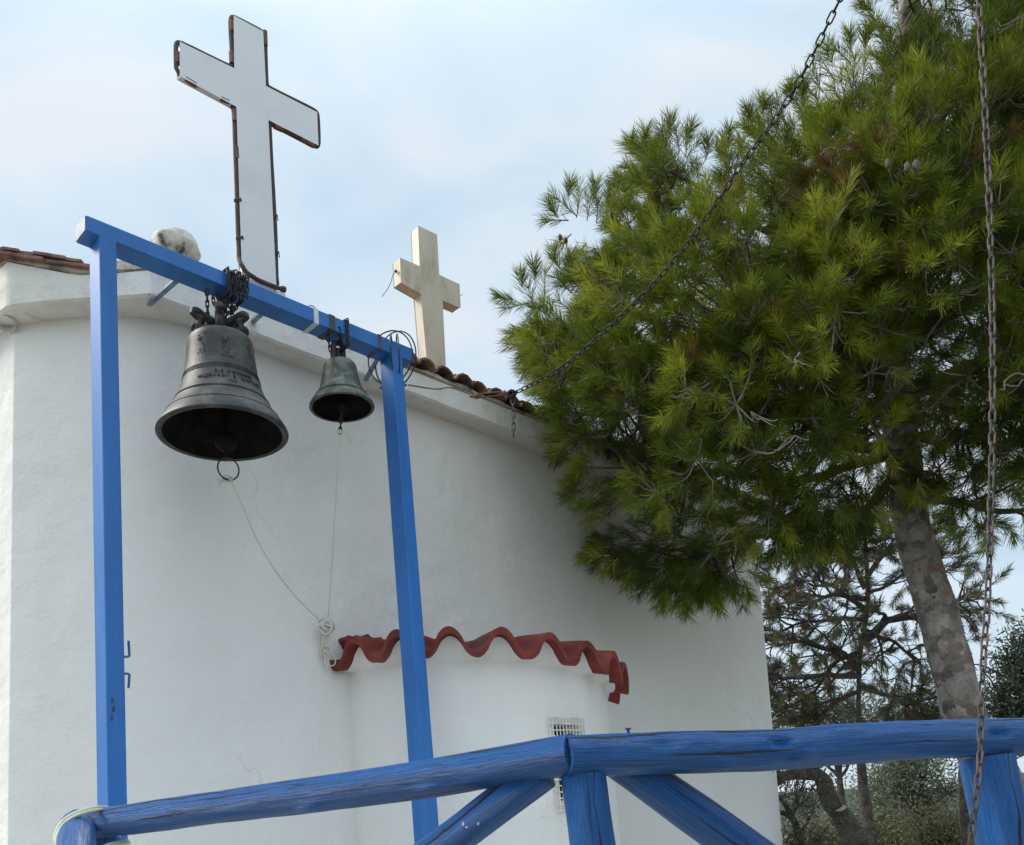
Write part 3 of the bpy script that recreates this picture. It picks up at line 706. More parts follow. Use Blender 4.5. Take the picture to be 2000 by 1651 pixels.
# wire coil wound round the right end of the beam
wc = MB(); jc = gp(772, 700)
for k, (rad, ph, tl_) in enumerate(((.15, 0, .1), (.165, .6, -.12), (.14, 1.3, .25), (.155, 2.1, -.3))):
    axx = (dd + nn * tl_ + UP * (.2 * math.sin(ph))).normalized() if k % 2 else (dd * .8 + nn * (.5 + tl_)).normalized()
    u1 = axx.orthogonal().normalized(); u2 = axx.cross(u1); c = jc - dd * (.02 * k - .02) + UP * -.01
    wc.tube([c + u1 * math.cos(a) * rad * 1.0 + u2 * math.sin(a) * rad for a in [2 * math.pi * i / 36 + ph for i in range(36)]], .0045, 6, closed=True)
tag(obj('wire_coil', wc, M_BLACK), 'loops of black wire coiled round the right end of the blue beam', 'wire')
lp = MB(); q = gp(598, 597, .05); lp.tube([gp(x, y, 0) for x, y in ((600, 603), (603, 598), (609, 597), (615, 601), (618, 608))], .003, 6)
obj('tie_loop', lp, M_WIRE, frame)

# ------------------------------------------------------------------ chains
def resample(pts, step):
    pts = [Vector(p) for p in pts]; o = [pts[0]]; need = step
    for a, b in zip(pts, pts[1:]):
        l = (b - a).length; pos = 0
        while l - pos >= need: pos += need; o.append(a.lerp(b, pos / l)); need = step
        need -= (l - pos)
    return o
def chain_mb(mb, pts, pitch=.04, wdt=.024, wire=.0035, twist0=0., jit=.25, twist=0):
    nodes = resample(pts, pitch); ref = None
    for i in range(len(nodes) - 1):
        a, b = nodes[i], nodes[i + 1]; t = (b - a).normalized(); c = (a + b) / 2
        side = t.cross(Vector((.03, -1, .05))).normalized(); o2 = t.cross(side)
        ang = (math.pi / 2 if i % 2 else 0) + twist0 + random.uniform(-jit, jit) + twist * i
        u = side * math.cos(ang) + o2 * math.sin(ang)
        hl = pitch / 2 + wire * 1.0; hw = wdt / 2 - wire; st = hl - hw * .8; ring = []
        for k in range(5): q = R(-90 + 45 * k); ring.append(c + t * (st * 1 + math.cos(q) * hw * .8) + u * (math.sin(q) * hw))
        for k in range(5): q = R(90 + 45 * k); ring.append(c + t * (-st + math.cos(q) * hw * .8) + u * (math.sin(q) * hw))
        mb.tube(ring, wire, 7, closed=True)
def spline(P, n=10):
    P = [Vector(p) for p in P]; o = []
    for i in range(len(P) - 1):
        p0, p1, p2, p3 = P[max(i - 1, 0)], P[i], P[i + 1], P[min(i + 2, len(P) - 1)]
        for k in range(n):
            t = k / n; o.append(.5 * ((2 * p1) + (p2 - p0) * t + (2 * p0 - 5 * p1 + 4 * p2 - p3) * t * t + (3 * p1 - p0 - 3 * p2 + p3) * t ** 3))
    return o + [P[-1]]
CHD = [(1000, 771, 5.9), (1100, 716, 5.6), (1200, 630, 5.32), (1300, 528, 5.05), (1400, 396, 4.78), (1440, 333, 4.66), (1500, 252, 4.5), (1560, 160, 4.35), (1640, 0, 4.15), (1700, -120, 4.0)]
m = MB(); chain_mb(m, spline([W(*c_) for c_ in CHD]), .0445, .033, .0042, jit=.08)
tag(obj('chain', m, M_CHAIN), 'long dark chain rising diagonally from the roof corner across the pine', 'chain')
m = MB(); chain_mb(m, [W(1001, 778, 5.9), W(1003, 812, 5.88), W(1003, 856, 5.86)], .0435, .03, .0046, jit=.1)
tag(obj('chain', m, M_CHAINR), 'short loose chain end hanging below the wire fastening at the roof edge', 'chain')
CHR = [(1880, 1800, 2.62), (1895, 1651, 2.66), (1905, 1570, 2.68), (1914, 1480, 2.72), (1916, 1410, 2.74), (1921, 1280, 2.78), (1930, 1150, 2.8), (1937, 900, 2.85), (1938, 620, 2.9), (1928, 300, 2.94), (1911, 0, 3.0), (1900, -200, 3.05)]
m = MB(); chain_mb(m, spline([W(*c_) for c_ in CHR]), .036, .0245, .0037, .5, .2)
tag(obj('chain', m, M_CHAINR), 'rusty chain hanging vertically over the blue rail at the right edge', 'chain')
# guy wire with turnbuckle
gw = thing('guy_wire', 'taut grey wire with turnbuckle from the right post to the chain end', 'wire', gp(790, 752))
m = MB(); wpts = [(797, 752, 5.62), (850, 760, 5.68), (878, 757, 5.72), (905, 765, 5.76), (920, 771, 5.78)]
m.tube(spline([W(*c_) for c_ in wpts]), .0052, 6)
pcx = gp(768, 757); pts = [pcx + dd * (PW / 2 + .008) * i + nn * (PD / 2 + .008) * j + UP * (.004 * k) for k, (i, j) in enumerate(((1, -1), (1, 1), (-1, 1), (-1, -1)))]
m.tube(pts, .005, 6, closed=True); obj('wire', m, M_WIRE, gw)
m = MB(); a, b = W(930, 774, 5.8), W(985, 768, 5.86); u_ = (b - a).normalized().cross(UP).normalized().cross((b - a).normalized())
m.tube([a + u_ * .012, b + u_ * .012], .005, 6); m.tube([a - u_ * .012, b - u_ * .012], .005, 6); m.tube([a - (b - a) * .22, a + (b - a) * .2], .007, 6)
m.tube([b - (b - a) * .2, b + (b - a) * .15], .007, 6); m.ball(a, .018, 8, 6); m.ball(b, .018, 8, 6)
obj('turnbuckle', m, M_RUST, gw)
m = MB(); c = W(999, 770, 5.9)
for k in range(7):
    u1 = Vector((random.uniform(-1, 1), random.uniform(-1, 1), random.uniform(-1, 1))).normalized(); u2 = u1.orthogonal().normalized(); u3 = u1.cross(u2)
    m.tube([c + (u2 * math.cos(a) + u3 * math.sin(a)) * .026 + u1 * .008 * math.sin(3 * a) for a in [2 * math.pi * i / 16 for i in range(16)]], .0058, 6, closed=True)
obj('shackle', m, M_IRON, gw)

# ------------------------------------------------------------------ bells
def bell_prof(Rr, H, prof, th):
    o = [(r * Rr, h * H) for r, h in prof]; inner = [(max(0, r * Rr - th * (1.4 if h < .1 else 1)), h * H - (0 if h < .9 else th)) for r, h in prof]
    return o, inner
def bell(name, label, cpx, cpy, Rr, H, prof, mt, tilt):
    c = gp(cpx, cpy); ax = (UP + tilt).normalized(); root = thing(name, label, 'bell', c, 'bells hanging from the blue beam')
    o, inn_ = bell_prof(Rr, H, prof, .02 * Rr / .3)
    def dense(p_, n=4):
        q = []
        P3 = spline([Vector((a, b, 0)) for a, b in p_], n); return [(max(0, v.x), v.y) for v in P3]
    od = dense(o); idn = dense(inn_)
    m = MB(); m.lathe(od, c, ax, 96); 
    m.lathe([(inn_[0][0], inn_[0][1]), ((o[0][0] + inn_[0][0]) / 2, -.006 * Rr / .3), (o[0][0], 0)], c, ax, 96)
    body = obj('body', m, mt, root)
    m = MB(); m.lathe([(r, h - .0005) for r, h in idn], c, ax, 72); obj('inner_wall', m, M_BELL_SHADE, root)
    return root, c, ax, od
# large bell
P1_ = [(1.0, 0), (1.0, .015), (.965, .06), (.88, .145), (.8, .22), (.725, .31), (.66, .4), (.61, .5), (.572, .6), (.548, .7), (.53, .8), (.518, .9), (.505, .96), (.47, 1.0), (.38, 1.03), (.2, 1.045), (0, 1.05)]
tl1 = Vector((0, 0, 0))
bA, cA, axA, odA = bell('bell', 'large dark bronze bell with raised lettering hanging from the left of the beam', 436, 850, .312, .50, P1_, M_BRONZE, tl1)
def rad_at(od, h):
    for (r0, h0), (r1, h1) in zip(od, od[1:]):
        if h0 <= h <= h1 and h1 > h0: return r0 + (r1 - r0) * (h - h0) / (h1 - h0)
    return od[0][0]
towards = Vector((EYE.x - cA.x, EYE.y - cA.y, 0)).normalized(); th0 = math.atan2(towards.y, towards.x)
def bell_pt(phi, h, off=0):                                       # phi measured rightwards from the viewer's side
    a = th0 + phi; r = rad_at(odA, h) + off; return cA + Vector((math.cos(a) * r, math.sin(a) * r, 0)) + axA * h
m = MB()
for h_ in (.265, .275, .285, .145, .152, .075):
    m.tube([bell_pt(2 * math.pi * k / 96, h_, .0008) for k in range(96)], .0019, 6, closed=True)
for pts in ([(.03, .42), (.03, .33), (.33, .325)],):
    m.tube([bell_pt(a, h_, .001) for a, h_ in pts], .003, 5)
obj('moulding', m, M_BRONZE, bA)
def bell_text(s, phi, h, size, mt=M_LETTER):
    cu = bpy.data.curves.new('lettering', 'FONT'); cu.body = s; cu.size = size; cu.extrude = .0018; cu.space_character = 1.45
    to = bpy.data.objects.new('lettering_src', cu); COL.objects.link(to); bpy.context.view_layer.update()
    me = to.evaluated_get(bpy.context.evaluated_depsgraph_get()).to_mesh(); m = MB()
    vs = [bell_pt(phi + v.co.x / rad_at(odA, h), h + v.co.y, .001 + v.co.z + .0018) for v in me.vertices]
    m.add(vs, [tuple(p.vertices) for p in me.polygons]); to.to_mesh_clear(); bpy.data.objects.remove(to)
    o = obj('lettering', m, mt, bA, smooth=False); return o
bell_text('ΕΙΣ ΜΝΗΜΗΝ', -.16, .23, .021)
bell_text('ΝΙΚΟΛΑΟΥ Σ. ΜΑΡΙΑΣ', -.55, .202, .022)
bell_text('1935', .12, .176, .017)
# worn relief figures
for ph0, h0, ww, hh in ((.18, .375, .13, .07), (-.55, .4, .12, .06), (.95, .38, .1, .08)):
    m = MB()
    for k in range(15):
        a = ph0 + random.uniform(-ww, ww) * (1 if ph0 < .9 else .8); hq = h0 + random.uniform(-hh, hh) * .8; q = bell_pt(a, hq, .0)
        m.tube([bell_pt(a + random.uniform(-.03, .03), hq + random.uniform(-.012, .012), .001) for _ in range(3)], random.uniform(.0018, .0035), 5)
    obj('relief', m, M_BRONZE, bA)
m = MB()                                                           # crown of cannons
top = cA + axA * .515
for k in range(6):
    a = th0 + R(60 * k); u = Vector((math.cos(a), math.sin(a), 0))
    pth = spline([top + u * .07 - UP * .01, top + u * .115 + UP * .03, top + u * .105 + UP * .065, top + u * .145 + UP * .085, top + u * .11 + UP * .1, top + u * .05 + UP * .075, top + u * .02 + UP * .05], 4)
    m.tube(pth, [.02 + .004 * math.sin(i) for i in range(len(pth))], 8)
m.tube(spline([top - UP * .01 + towards * .045, top + UP * .07 + towards * .045, top + UP * .155 + towards * .01, top + UP * .12 - towards * .05, top - towards * .05], 5), .026, 8)
m.ball(top + UP * .03, .055, 12, 8); obj('crown', m, M_IRON, bA)
m = MB(); cb_ = cA - axA * .035 + dd * .015; m.tube([cA + axA * .42, cb_], [.009, .013], 8); m.ball(cb_, .055, 20, 12, (1, 1, .85)); m.tube([cb_ - UP * .03, cb_ - UP * .075], .012, 8)
clap = obj('clapper', m, M_BELL_SHADE, bA)
rp = gp(447, 893); rc = gp(446, 916); m = MB(); su = dd * .9 + nn * .2; su.normalize()
m.tube([rc + su * (.052 * math.cos(a)) + UP * (.058 * math.sin(a)) for a in [2 * math.pi * k / 24 for k in range(24)]], .004, 6, closed=True)
obj('pull_ring', m, M_IRON, bA)
# small bell
P2_ = [(1.0, 0), (1.0, .03), (.95, .1), (.84, .2), (.74, .3), (.66, .42), (.61, .55), (.57, .68), (.54, .8), (.52, .88), (.48, .95), (.4, 1.0), (.25, 1.03), (0, 1.05)]
bB, cB, axB, odB = bell('bell', 'small greenish bronze bell hanging beside the right post of the frame', 668, 797, .178, .27, P2_, M_BRONZE2, dd * -.0)
m = MB()
for h_ in (.06, .068):
    r_ = rad_at(odB, h_) + .001; m.tube([cB + Vector((math.cos(a) * r_, math.sin(a) * r_, h_)) for a in [2 * math.pi * k / 64 for k in range(64)]], .0025, 6, closed=True)
obj('moulding', m, M_BRONZE2, bB)
m = MB(); top = cB + axB * .275
m.tube(spline([top + dd * .022 - UP * .01, top + dd * .026 + UP * .06, top + dd * .018 + UP * .115, top - dd * .03 + UP * .1, top - dd * .04 + UP * .05, top - dd * .04 - UP * .01], 5), .016, 8)
m.tube([top + UP * .0, top + UP * .08 - dd * .01], .012, 8)
obj('crown', m, M_IRON, bB)
m = MB(); cbb = cB - axB * .0; m.tube([cB + axB * .22, cbb], .007, 8); m.ball(cbb + UP * .02, .026, 14, 10); obj('clapper', m, M_BELL_SHADE, bB)
m = MB(); chain_mb(m, [cB + UP * .0, gp(664, 846)], .031, .022, .0038, jit=.1); obj('pull_chain', m, M_IRON, bB)

# chains carrying the bells
def beam_loop(px, sag=.0, slack=.012):
    t_, b_ = beam_at(px); o = .012 + slack
    P = [t_ + nn * (PD / 2 + o) + UP * o * .6, b_ + nn * (PD / 2 + o) - UP * (o + sag), b_ - nn * (PD / 2 + o) - UP * (o + sag), t_ - nn * (PD / 2 + o) + UP * o * .6]
    return P + [P[0], P[1]]
m = MB()
for px, sg in ((434, .02), (442, .04), (449, .0), (457, .05), (464, .02), (439, .05)):
    chain_mb(m, [p_ + dd * random.uniform(-.02, .02) for p_ in beam_loop(px, sg, random.uniform(0, .012))], .031, .021, .0036, random.random(), .5)
tA = cA + axA * .6
chain_mb(m, [gp(404, 566), gp(406, 628)], .031, .022, .0038, jit=.1)
chain_mb(m, [gp(438, 588, .06), gp(432, 612, .04), tA + towards * .03], .031, .022, .0038)
chain_mb(m, [gp(446, 585, .06), gp(442, 600, .05), tA + dd * .02], .031, .022, .0038)
chain_mb(m, [gp(447, 590, .06), gp(455, 622, .0), gp(457, 640)], .031, .022, .0038, jit=.1)
chain_mb(m, [gp(425, 575, 0), gp(434, 600, .0), gp(440, 620)], .031, .022, .0038)
tag(obj('chain', m, M_CHAIN), 'bundle of dark chain wound round the beam above the large bell', 'chain', 'chains of the bell frame')
m = MB(); chain_mb(m, [gp(640, 656), gp(645, 684), gp(650, 696)], .031, .022, .0038)
tag(obj('chain', m, M_CHAIN), 'few dark chain links under the beam left of the small bell crown', 'chain', 'chains of the bell frame')
m = MB(); chain_mb(m, [p_ for p_ in beam_loop(664, .06, 0)], .031, .022, .0038, .2, .2)
chain_mb(m, [gp(662, 640, .06), gp(667, 676, .02), gp(668, 690)], .031, .022, .0038)
tag(obj('chain', m, M_CHAIN), 'short dark chain looped over the beam above the small bell', 'chain', 'chains of the bell frame')

# ------------------------------------------------------------------ bell ropes
def rope_thing(pts, label, r=.0042, extra=None):
    m = MB(); m.tube(spline(pts, 10), r, 8)
    if extra: extra(m)
    return tag(obj('bell_rope', m, M_ROPE), label, 'rope', 'ropes hanging from the bell clappers')
KN = wp(637, 1222, .06); kz = proj(KN)[2]
def frayA(m):
    q = gp(450, 936)
    for k in range(9): m.tube(spline([q, q + Vector((random.uniform(-.04, -.01), random.uniform(-.02, .02), random.uniform(-.01, .02))), q + Vector((random.uniform(-.075, -.04), 0, random.uniform(-.045, .01)))], 3), .003, 5)
    m.ball(q, .014, 8, 6, wob=.4)
rA = [gp(450, 938)]; za_ = proj(rA[0])[2]
for x, y, k in ((458, 955, .03), (478, 1000, .15), (505, 1060, .35), (540, 1118, .55), (580, 1168, .77), (622, 1210, .97)): rA.append(W(x, y, za_ + (kz - za_) * k))
rope_thing(rA, 'thin white rope curving from the large bell down to the wall knot', .0040, frayA)
def frayB(m):
    m.tube(spline([gp(664, 846), gp(672, 843), gp(680, 850), gp(684, 862), gp(681, 864)], 5), .0038, 6)
    for k in range(3): m.tube([gp(664, 847) + (dd * math.cos(a) + nn * math.sin(a)) * .012 + UP * (.005 * k) for a in [2 * math.pi * i / 10 for i in range(10)]], .004, 6, closed=True)
rB = [gp(663, 848)]; zb__ = proj(rB[0])[2]
for x, y, k in ((660, 900, .1), (654, 1000, .4), (647, 1120, .75), (641, 1205, 1.)): rB.append(W(x, y, zb__ + (kz - zb__) * k))
rope_thing(rB, 'straight white rope dropping from the small bell to the wall knot', .0036, frayB)
m = MB()
kp = lambda x, y, o=0: W(x, y, kz - o)
m.tube(spline([kp(*q) for q in ((622, 1216, 0), (628, 1210, .02), (640, 1208, .03), (650, 1216, .02), (652, 1228, .0), (644, 1236, -.01), (630, 1234, .01), (624, 1224, .03), (634, 1220, .04), (646, 1224, .04), (648, 1234, .03), (638, 1240, .04), (628, 1232, .04))], 6), .0055, 8)
m.ball(kp(638, 1224, .02), .024, 14, 10, (1.0, .8, 1.1), .3, 3)
m.tube(spline([kp(*q) for q in ((624, 1228, .03), (632, 1238, .045), (643, 1236, .045), (649, 1222, .04), (642, 1213, .03), (630, 1215, .035), (634, 1228, .05), (647, 1230, .03))], 6), .0055, 8)
for dx in (-6, -2, 2, 6): m.tube(spline([kp(638 + dx * .5, 1236, .02), kp(636 + dx, 1255, .02), kp(637 + dx * .6, 1272, .02), kp(638 + dx * .8, 1282, .02)], 5), .0048, 8)
m.tube(spline([kp(*q) for q in ((626, 1281, .02), (629, 1264, .02), (636, 1262, .04), (645, 1264, .03), (649, 1255, .02), (645, 1245, .02))], 6), .0042, 8)
m.tube(spline([kp(*q) for q in ((634, 1274, .03), (642, 1276, .04), (645, 1280, .03), (636, 1283, .02), (632, 1276, .03), (640, 1270, .04))], 6), .0045, 8)
m.tube(spline([kp(*q) for q in ((645, 1262, .02), (650, 1275, .02), (655, 1290, .01), (654, 1297, .01), (648, 1301, .01), (640, 1296, .02))], 6), .0034, 8)
m.tube(spline([kp(*q) for q in ((636, 1280, .02), (635, 1298, .02), (638, 1307, .02), (641, 1298, .02), (641, 1280, .02))], 6), .0048, 8)
m.tube([KN, KN - nn * .1], .006, 8)
tag(obj('rope_knot', m, M_ROPE), 'white knotted rope bundle hung at the left end of the red apse tiles', 'rope')

# ------------------------------------------------------------------ log fence
fence = thing('fence', 'rustic fence of thick blue painted logs in front of the chapel', 'fence', (W(1140, 1600, 2.45).x, W(1140, 1600, 2.45).y, TERR))
def log(pts, rads, seed, parent=fence, name='rail', wob=.07, knots=(), hollows=()):
    P = spline(pts, 1) if False else [Vector(p) for p in pts]
    L_ = sum((b - a).length for a, b in zip(P, P[1:])); n = max(8, int(L_ / .012)); Q = []; cum = [0]
    for a, b in zip(P, P[1:]): cum.append(cum[-1] + (b - a).length)
    S = spline(P, 24); cs = [0]
    for a, b in zip(S, S[1:]): cs.append(cs[-1] + (b - a).length)
    Rd = []
    for i in range(n + 1):
        t = cs[-1] * i / n; j = max(k for k in range(len(cs)) if cs[k] <= t + 1e-9); j = min(j, len(S) - 2)
        q = S[j].lerp(S[j + 1], (t - cs[j]) / max(1e-9, cs[j + 1] - cs[j])); Q.append(q); u = i / n * (len(rads) - 1); k = min(int(u), len(rads) - 2); r = rads[k] + (rads[k + 1] - rads[k]) * (u - k)
        Rd.append(r)
    m = MB()
    def shp(i, k, p):
        a = 2 * math.pi * k / 72; v = Vector((math.cos(a) * .9, math.sin(a) * .9, cs[-1] * i / n * 2.3 + seed))
        f = 1 + wob * noise.noise(v) + wob * .45 * noise.noise(v * 3.3) + .03 * noise.noise(Vector((math.cos(a) * 3, math.sin(a) * 3, v.z * .8))) + .012 * noise.noise(Vector((math.cos(a) * 7, math.sin(a) * 7, v.z * 1.2)))
        for kq in knots:                                          # (position, angle, amount)
            dz_ = (cs[-1] * i / n - kq[0]) / .05; da = ((a - kq[1] + math.pi) % (2 * math.pi) - math.pi) / .38; f += kq[2] * math.exp(-dz_ * dz_ - da * da)
        return f
    m.tube(Q, Rd, 72, shape=shp)
    if hollows:
        V_ = np.array(m.v); tdir = np.array((Q[-1] - Q[0]).normalized()); Qa = np.array([tuple(q) for q in Q])
        for px, py, zz1, sz, dp in hollows:
            K_ = np.array(W(px, py, zz1)); cax = Qa[np.argmin(((Qa - K_) ** 2).sum(1))]; K_ = cax + (K_ - cax) / np.linalg.norm(K_ - cax) * .058
            dv_ = V_ - K_; al = dv_ @ tdir; pr_ = dv_ - al[:, None] * tdir; g_ = np.exp(-((al * .42) ** 2 + (pr_ ** 2).sum(1)) / (sz * sz))
            V_ -= (V_ - cax - ((V_ - cax) @ tdir)[:, None] * tdir) / .058 * (g_ * dp)[:, None]
        m.v = [tuple(v_) for v_ in V_]
    return obj(name, m, M_LOG, parent)
JT = W(1106, 1474, 2.45)
log([W(170, 1612, 3.3), W(350, 1588, 3.12), W(600, 1553, 2.86), W(850, 1518, 2.65), W(1120, 1472, 2.45)], [.052, .054, .056, .057, .0575], 3.1, hollows=((560, 1560, 3.0 - .1, .02, -.009), (860, 1500, 2.6, .022, -.008), (600, 1585, 2.8, .02, -.01), (830, 1545, 2.6, .016, -.01), (330, 1575, 3.05, .018, -.007)))
log([W(1104, 1476, 2.44), W(1300, 1470, 2.53), W(1500, 1466, 2.64), W(1700, 1450, 2.78), W(1880, 1443, 2.94), W(2150, 1436, 3.15)], [.057, .0595, .0625, .061, .062, .062], 9.4, wob=.09, hollows=((1535, 1443, 2.58, .013, .02), (1595, 1472, 2.6, .012, -.009), (1560, 1485, 2.58, .012, .007), (1965, 1421, 2.9, .013, .02), (1310, 1440, 2.45, .018, .008), (1180, 1475, 2.4, .02, .006), (1640, 1425, 2.7, .03, -.007), (1430, 1500, 2.5, .02, -.006)))
lr = log([W(152, 1612, 3.27), W(150, 1650, 3.1), W(146, 1760, 2.85), W(130, 1950, 2.5)], [.058, .063, .064, .064], 5.5)
def vpost(top, r, seed, bot=None):
    b = Vector((top.x, top.y, TERR)) if bot is None else bot
    return log([top, top.lerp(b, .5), b], [r, r * 1.03, r * 1.05], seed, name='post', wob=.05)
tpj = W(1139, 1512, 2.47); vpost(tpj, .061, 1.7, Vector((tpj.x + .045, tpj.y + .02, TERR)))
tpr = W(1925, 1478, 2.99); vpost(tpr, .084, 6.3, Vector((tpr.x + .05, tpr.y, TERR)))
tpl = W(205, 1636, 3.34); vpost(tpl, .05, 8.3)
tpe = W(2145, 1470, 3.15); vpost(tpe, .07, 4.4)
log([W(1062, 1506, 2.53), W(936, 1600, 2.58), W(736, 1749, 2.67), W(535, 1899, 2.77)], [.054, .056, .058, .058], 12.2, name='brace')
log([W(1210, 1487, 2.55), W(1330, 1572, 2.61), W(1440, 1650, 2.68), W(1640, 1792, 2.8)], [.055, .062, .064, .064], 15.9, name='brace')
m = MB(); q = W(1227, 1428, 2.5); m.tube([q - UP * .02, q + UP * .004], .004, 8); m.tube([q + UP * .004, q + UP * .008], .009, 10); obj('nail', m, M_LOG, fence)
st = MB()
for o_ in (0, 1):
    P = [(222, 1640, 3.34), (236, 1612, 3.42), (222, 1583, 3.36), (200, 1577, 3.27), (170, 1581, 3.2), (140, 1592, 3.17), (120, 1608, 3.16), (109, 1628, 3.13), (108, 1652, 3.1), (114, 1672, 3.1), (150, 1680, 3.03), (185, 1662, 3.12), (215, 1649, 3.2), (250, 1642, 3.28)]
    st.tube(spline([W(x + o_ * 3.0, y + o_ * 4.5, z - o_ * .012) for x, y, z in P], 8), .0062, 8)
tag(obj('cord', st, M_STRAP), 'pale cord lashed round the left corner of the blue log fence', 'cord')
def chips(name, spots, mt, par, planar):
    for x, y, w_, h_, q in spots:
        m = MB(); n_ = 11; vs = []
        for k in range(n_):
            a = 2 * math.pi * k / n_; r_ = random.uniform(.55, 1); vs.append(planar(x + math.cos(a) * w_ * r_, y + math.sin(a) * h_ * r_, q))
        m.prism(vs, (vs[0] - EYE).normalized() * .004); obj(name, m, mt, par, smooth=False)
chips('paint_chip', [(904, 1609, 2.5, 6, 0), (911, 1616, 3.5, 2, 0), (934, 1609, 2.5, 4, 0)], M_TAPEW, fence, lambda x, y, q: W(x, y, 2.518))
chips('paint_chip', [(220, 1368, 3.2, 8, .0), (222, 1384, 3.6, 10, .0), (219, 1402, 2.2, 8, .0)], M_TAPEB, frame, lambda x, y, q: gp(x, y, PD / 2 + .0015))

# ------------------------------------------------------------------ vegetation
def curve_pts(a, b, sag=0, wob=.05, n=8, seed=0):
    a, b = Vector(a), Vector(b); L_ = (b - a).length; o = []
    for k in range(n + 1):
        t = k / n; q = a.lerp(b, t); e_ = math.sin(math.pi * t)
        q += Vector((noise.noise(Vector((t * 2.5, seed, 0))), noise.noise(Vector((t * 2.5, seed, 5))), noise.noise(Vector((t * 2.5, seed, 9))))) * (wob * L_ * e_) - UP * (sag * L_ * e_)
        o.append(q)
    return o
def inpoly(x, y, P):
    c = False; j = len(P) - 1
    for i in range(len(P)):
        if ((P[i][1] > y) != (P[j][1] > y)) and x < (P[j][0] - P[i][0]) * (y - P[i][1]) / (P[j][1] - P[i][1]) + P[i][0]: c = not c
        j = i
    return c
def edged(x, y, P):
    d = 1e9
    for i in range(len(P)):
        ax_, ay = P[i - 1]; bx, by = P[i]; l2 = (bx - ax_) ** 2 + (by - ay) ** 2
        t = max(0, min(1, ((x - ax_) * (bx - ax_) + (y - ay) * (by - ay)) / l2)); d = min(d, math.hypot(x - ax_ - t * (bx - ax_), y - ay - t * (by - ay)))
    return d
def needles(base, direc, length, n_per, nlen, width, tints, fwd=(.45, 1.1), droop=.12):
    """base, direc: (S,3) shoots; returns vertex/triangle arrays of curved needles"""
    S = len(base); K = S * n_per
    B = np.repeat(base, n_per, 0); D = np.repeat(direc, n_per, 0); Ln = np.repeat(length, n_per)
    rnd = rng.random((K, 4)); 
    t = rnd[:, 0] ** .7
    P0 = B + D * (Ln * t)[:, None]
    r = rng.normal(size=(K, 3)); r -= (r * D).sum(1)[:, None] * D; r /= np.linalg.norm(r, axis=1)[:, None] + 1e-9
    ang = fwd[0] + (fwd[1] - fwd[0]) * rnd[:, 1] * (1.15 - .55 * t)
    nd = D * np.cos(ang)[:, None] + r * np.sin(ang)[:, None]
    nl = nlen * (.75 + .45 * rnd[:, 2])
    P1 = P0 + nd * (nl * .55)[:, None]
    nd2 = nd + D * .12; nd2[:, 2] -= droop; nd2 /= np.linalg.norm(nd2, axis=1)[:, None]
    P2 = P1 + nd2 * (nl * .45)[:, None]
    view = P0 - np.array(EYE); sd_ = np.cross(nd, rng.normal(size=(K, 3))); sd_ /= np.linalg.norm(sd_, axis=1)[:, None] + 1e-9
    w_ = width * (.8 + .4 * rnd[:, 3])
    V = np.stack([P0 - sd_ * (w_ * .35)[:, None], P0 + sd_ * (w_ * .35)[:, None], P1 - sd_ * (w_ * .5)[:, None], P1 + sd_ * (w_ * .5)[:, None], P2], 1).reshape(-1, 3)
    i = np.arange(K)[:, None] * 5; T = np.concatenate([i + np.array([[0, 1, 3]]), i + np.array([[0, 3, 2]]), i + np.array([[2, 3, 4]])], 0)
    tt = np.clip(np.repeat(tints, n_per) + rng.normal(size=K) * .06, .08, 1); brown = np.repeat(tints, n_per) < .05; tt[brown] = rng.random(brown.sum()) * .06
    return V, T, np.repeat(tt, 5)

# --- the big pine
TR = [(2060, 1900, 6.9), (2005, 1651, 6.9), (1965, 1550, 6.9), (1893, 1430, 6.9), (1862, 1310, 6.9), (1830, 1190, 6.95), (1788, 1060, 7.0), (1768, 930, 7.05), (1752, 760, 7.1), (1742, 560, 7.1), (1745, 350, 7.1), (1760, 120, 7.1), (1770, -120, 7.1)]
TRr = [.23, .19, .175, .156, .149, .144, .137, .127, .12, .095, .07, .045, .02]
tpts = [W(*q) for q in TR]
pine = thing('pine_tree', 'large bright green pine with scaly reddish trunk overhanging the chapel roof', 'tree', (tpts[0].x, tpts[0].y, 0), 'pine trees')
tS = spline(tpts, 8); tr_ = [interp(i / 8, list(enumerate(TRr))) for i in range(len(tS))]
tm = MB()
def tsh(i, k, p):
    a = 2 * math.pi * k / 32; return 1 + .04 * noise.noise(Vector((math.cos(a) * 9, math.sin(a) * 9, i * 2.5))) + .09 * noise.noise(Vector((math.cos(a) * 1.3, math.sin(a) * 1.3, i * .25))) + .05 * noise.noise(Vector((math.cos(a) * 4, math.sin(a) * 4, i * .9)))
tm.tube(tS, tr_, 32, shape=tsh)
kq = W(1795, 1012, 6.83)
trunk = obj('trunk', tm, M_BARK, pine)
OUT = [(1008, 590), (1022, 640), (1050, 710), (1078, 770), (1090, 850), (1118, 900), (1138, 960), (1165, 1010), (1165, 1090), (1200, 1120), (1270, 1135), (1320, 1175), (1400, 1150), (1470, 1150), (1500, 1090), (1600, 1075), (1700, 1040), (1760, 960), (1830, 960), (1860, 1040), (1930, 1060), (2010, 1030), (2080, 1080), (2250, 1000), (2450, 700), (2500, 200), (2300, -350), (1850, -420), (1740, -120), (1720, 20), (1715, 60), (1655, 95), (1610, 140), (1560, 195), (1500, 245), (1450, 290), (1390, 300), (1320, 272), (1250, 300), (1225, 350), (1228, 415), (1165, 410), (1115, 395), (1085, 435), (1095, 475), (1165, 515), (1110, 540), (1085, 572), (1045, 568)]
cc = np.array(W(1760, 620, 7.2)); clumps = []
tries = 0
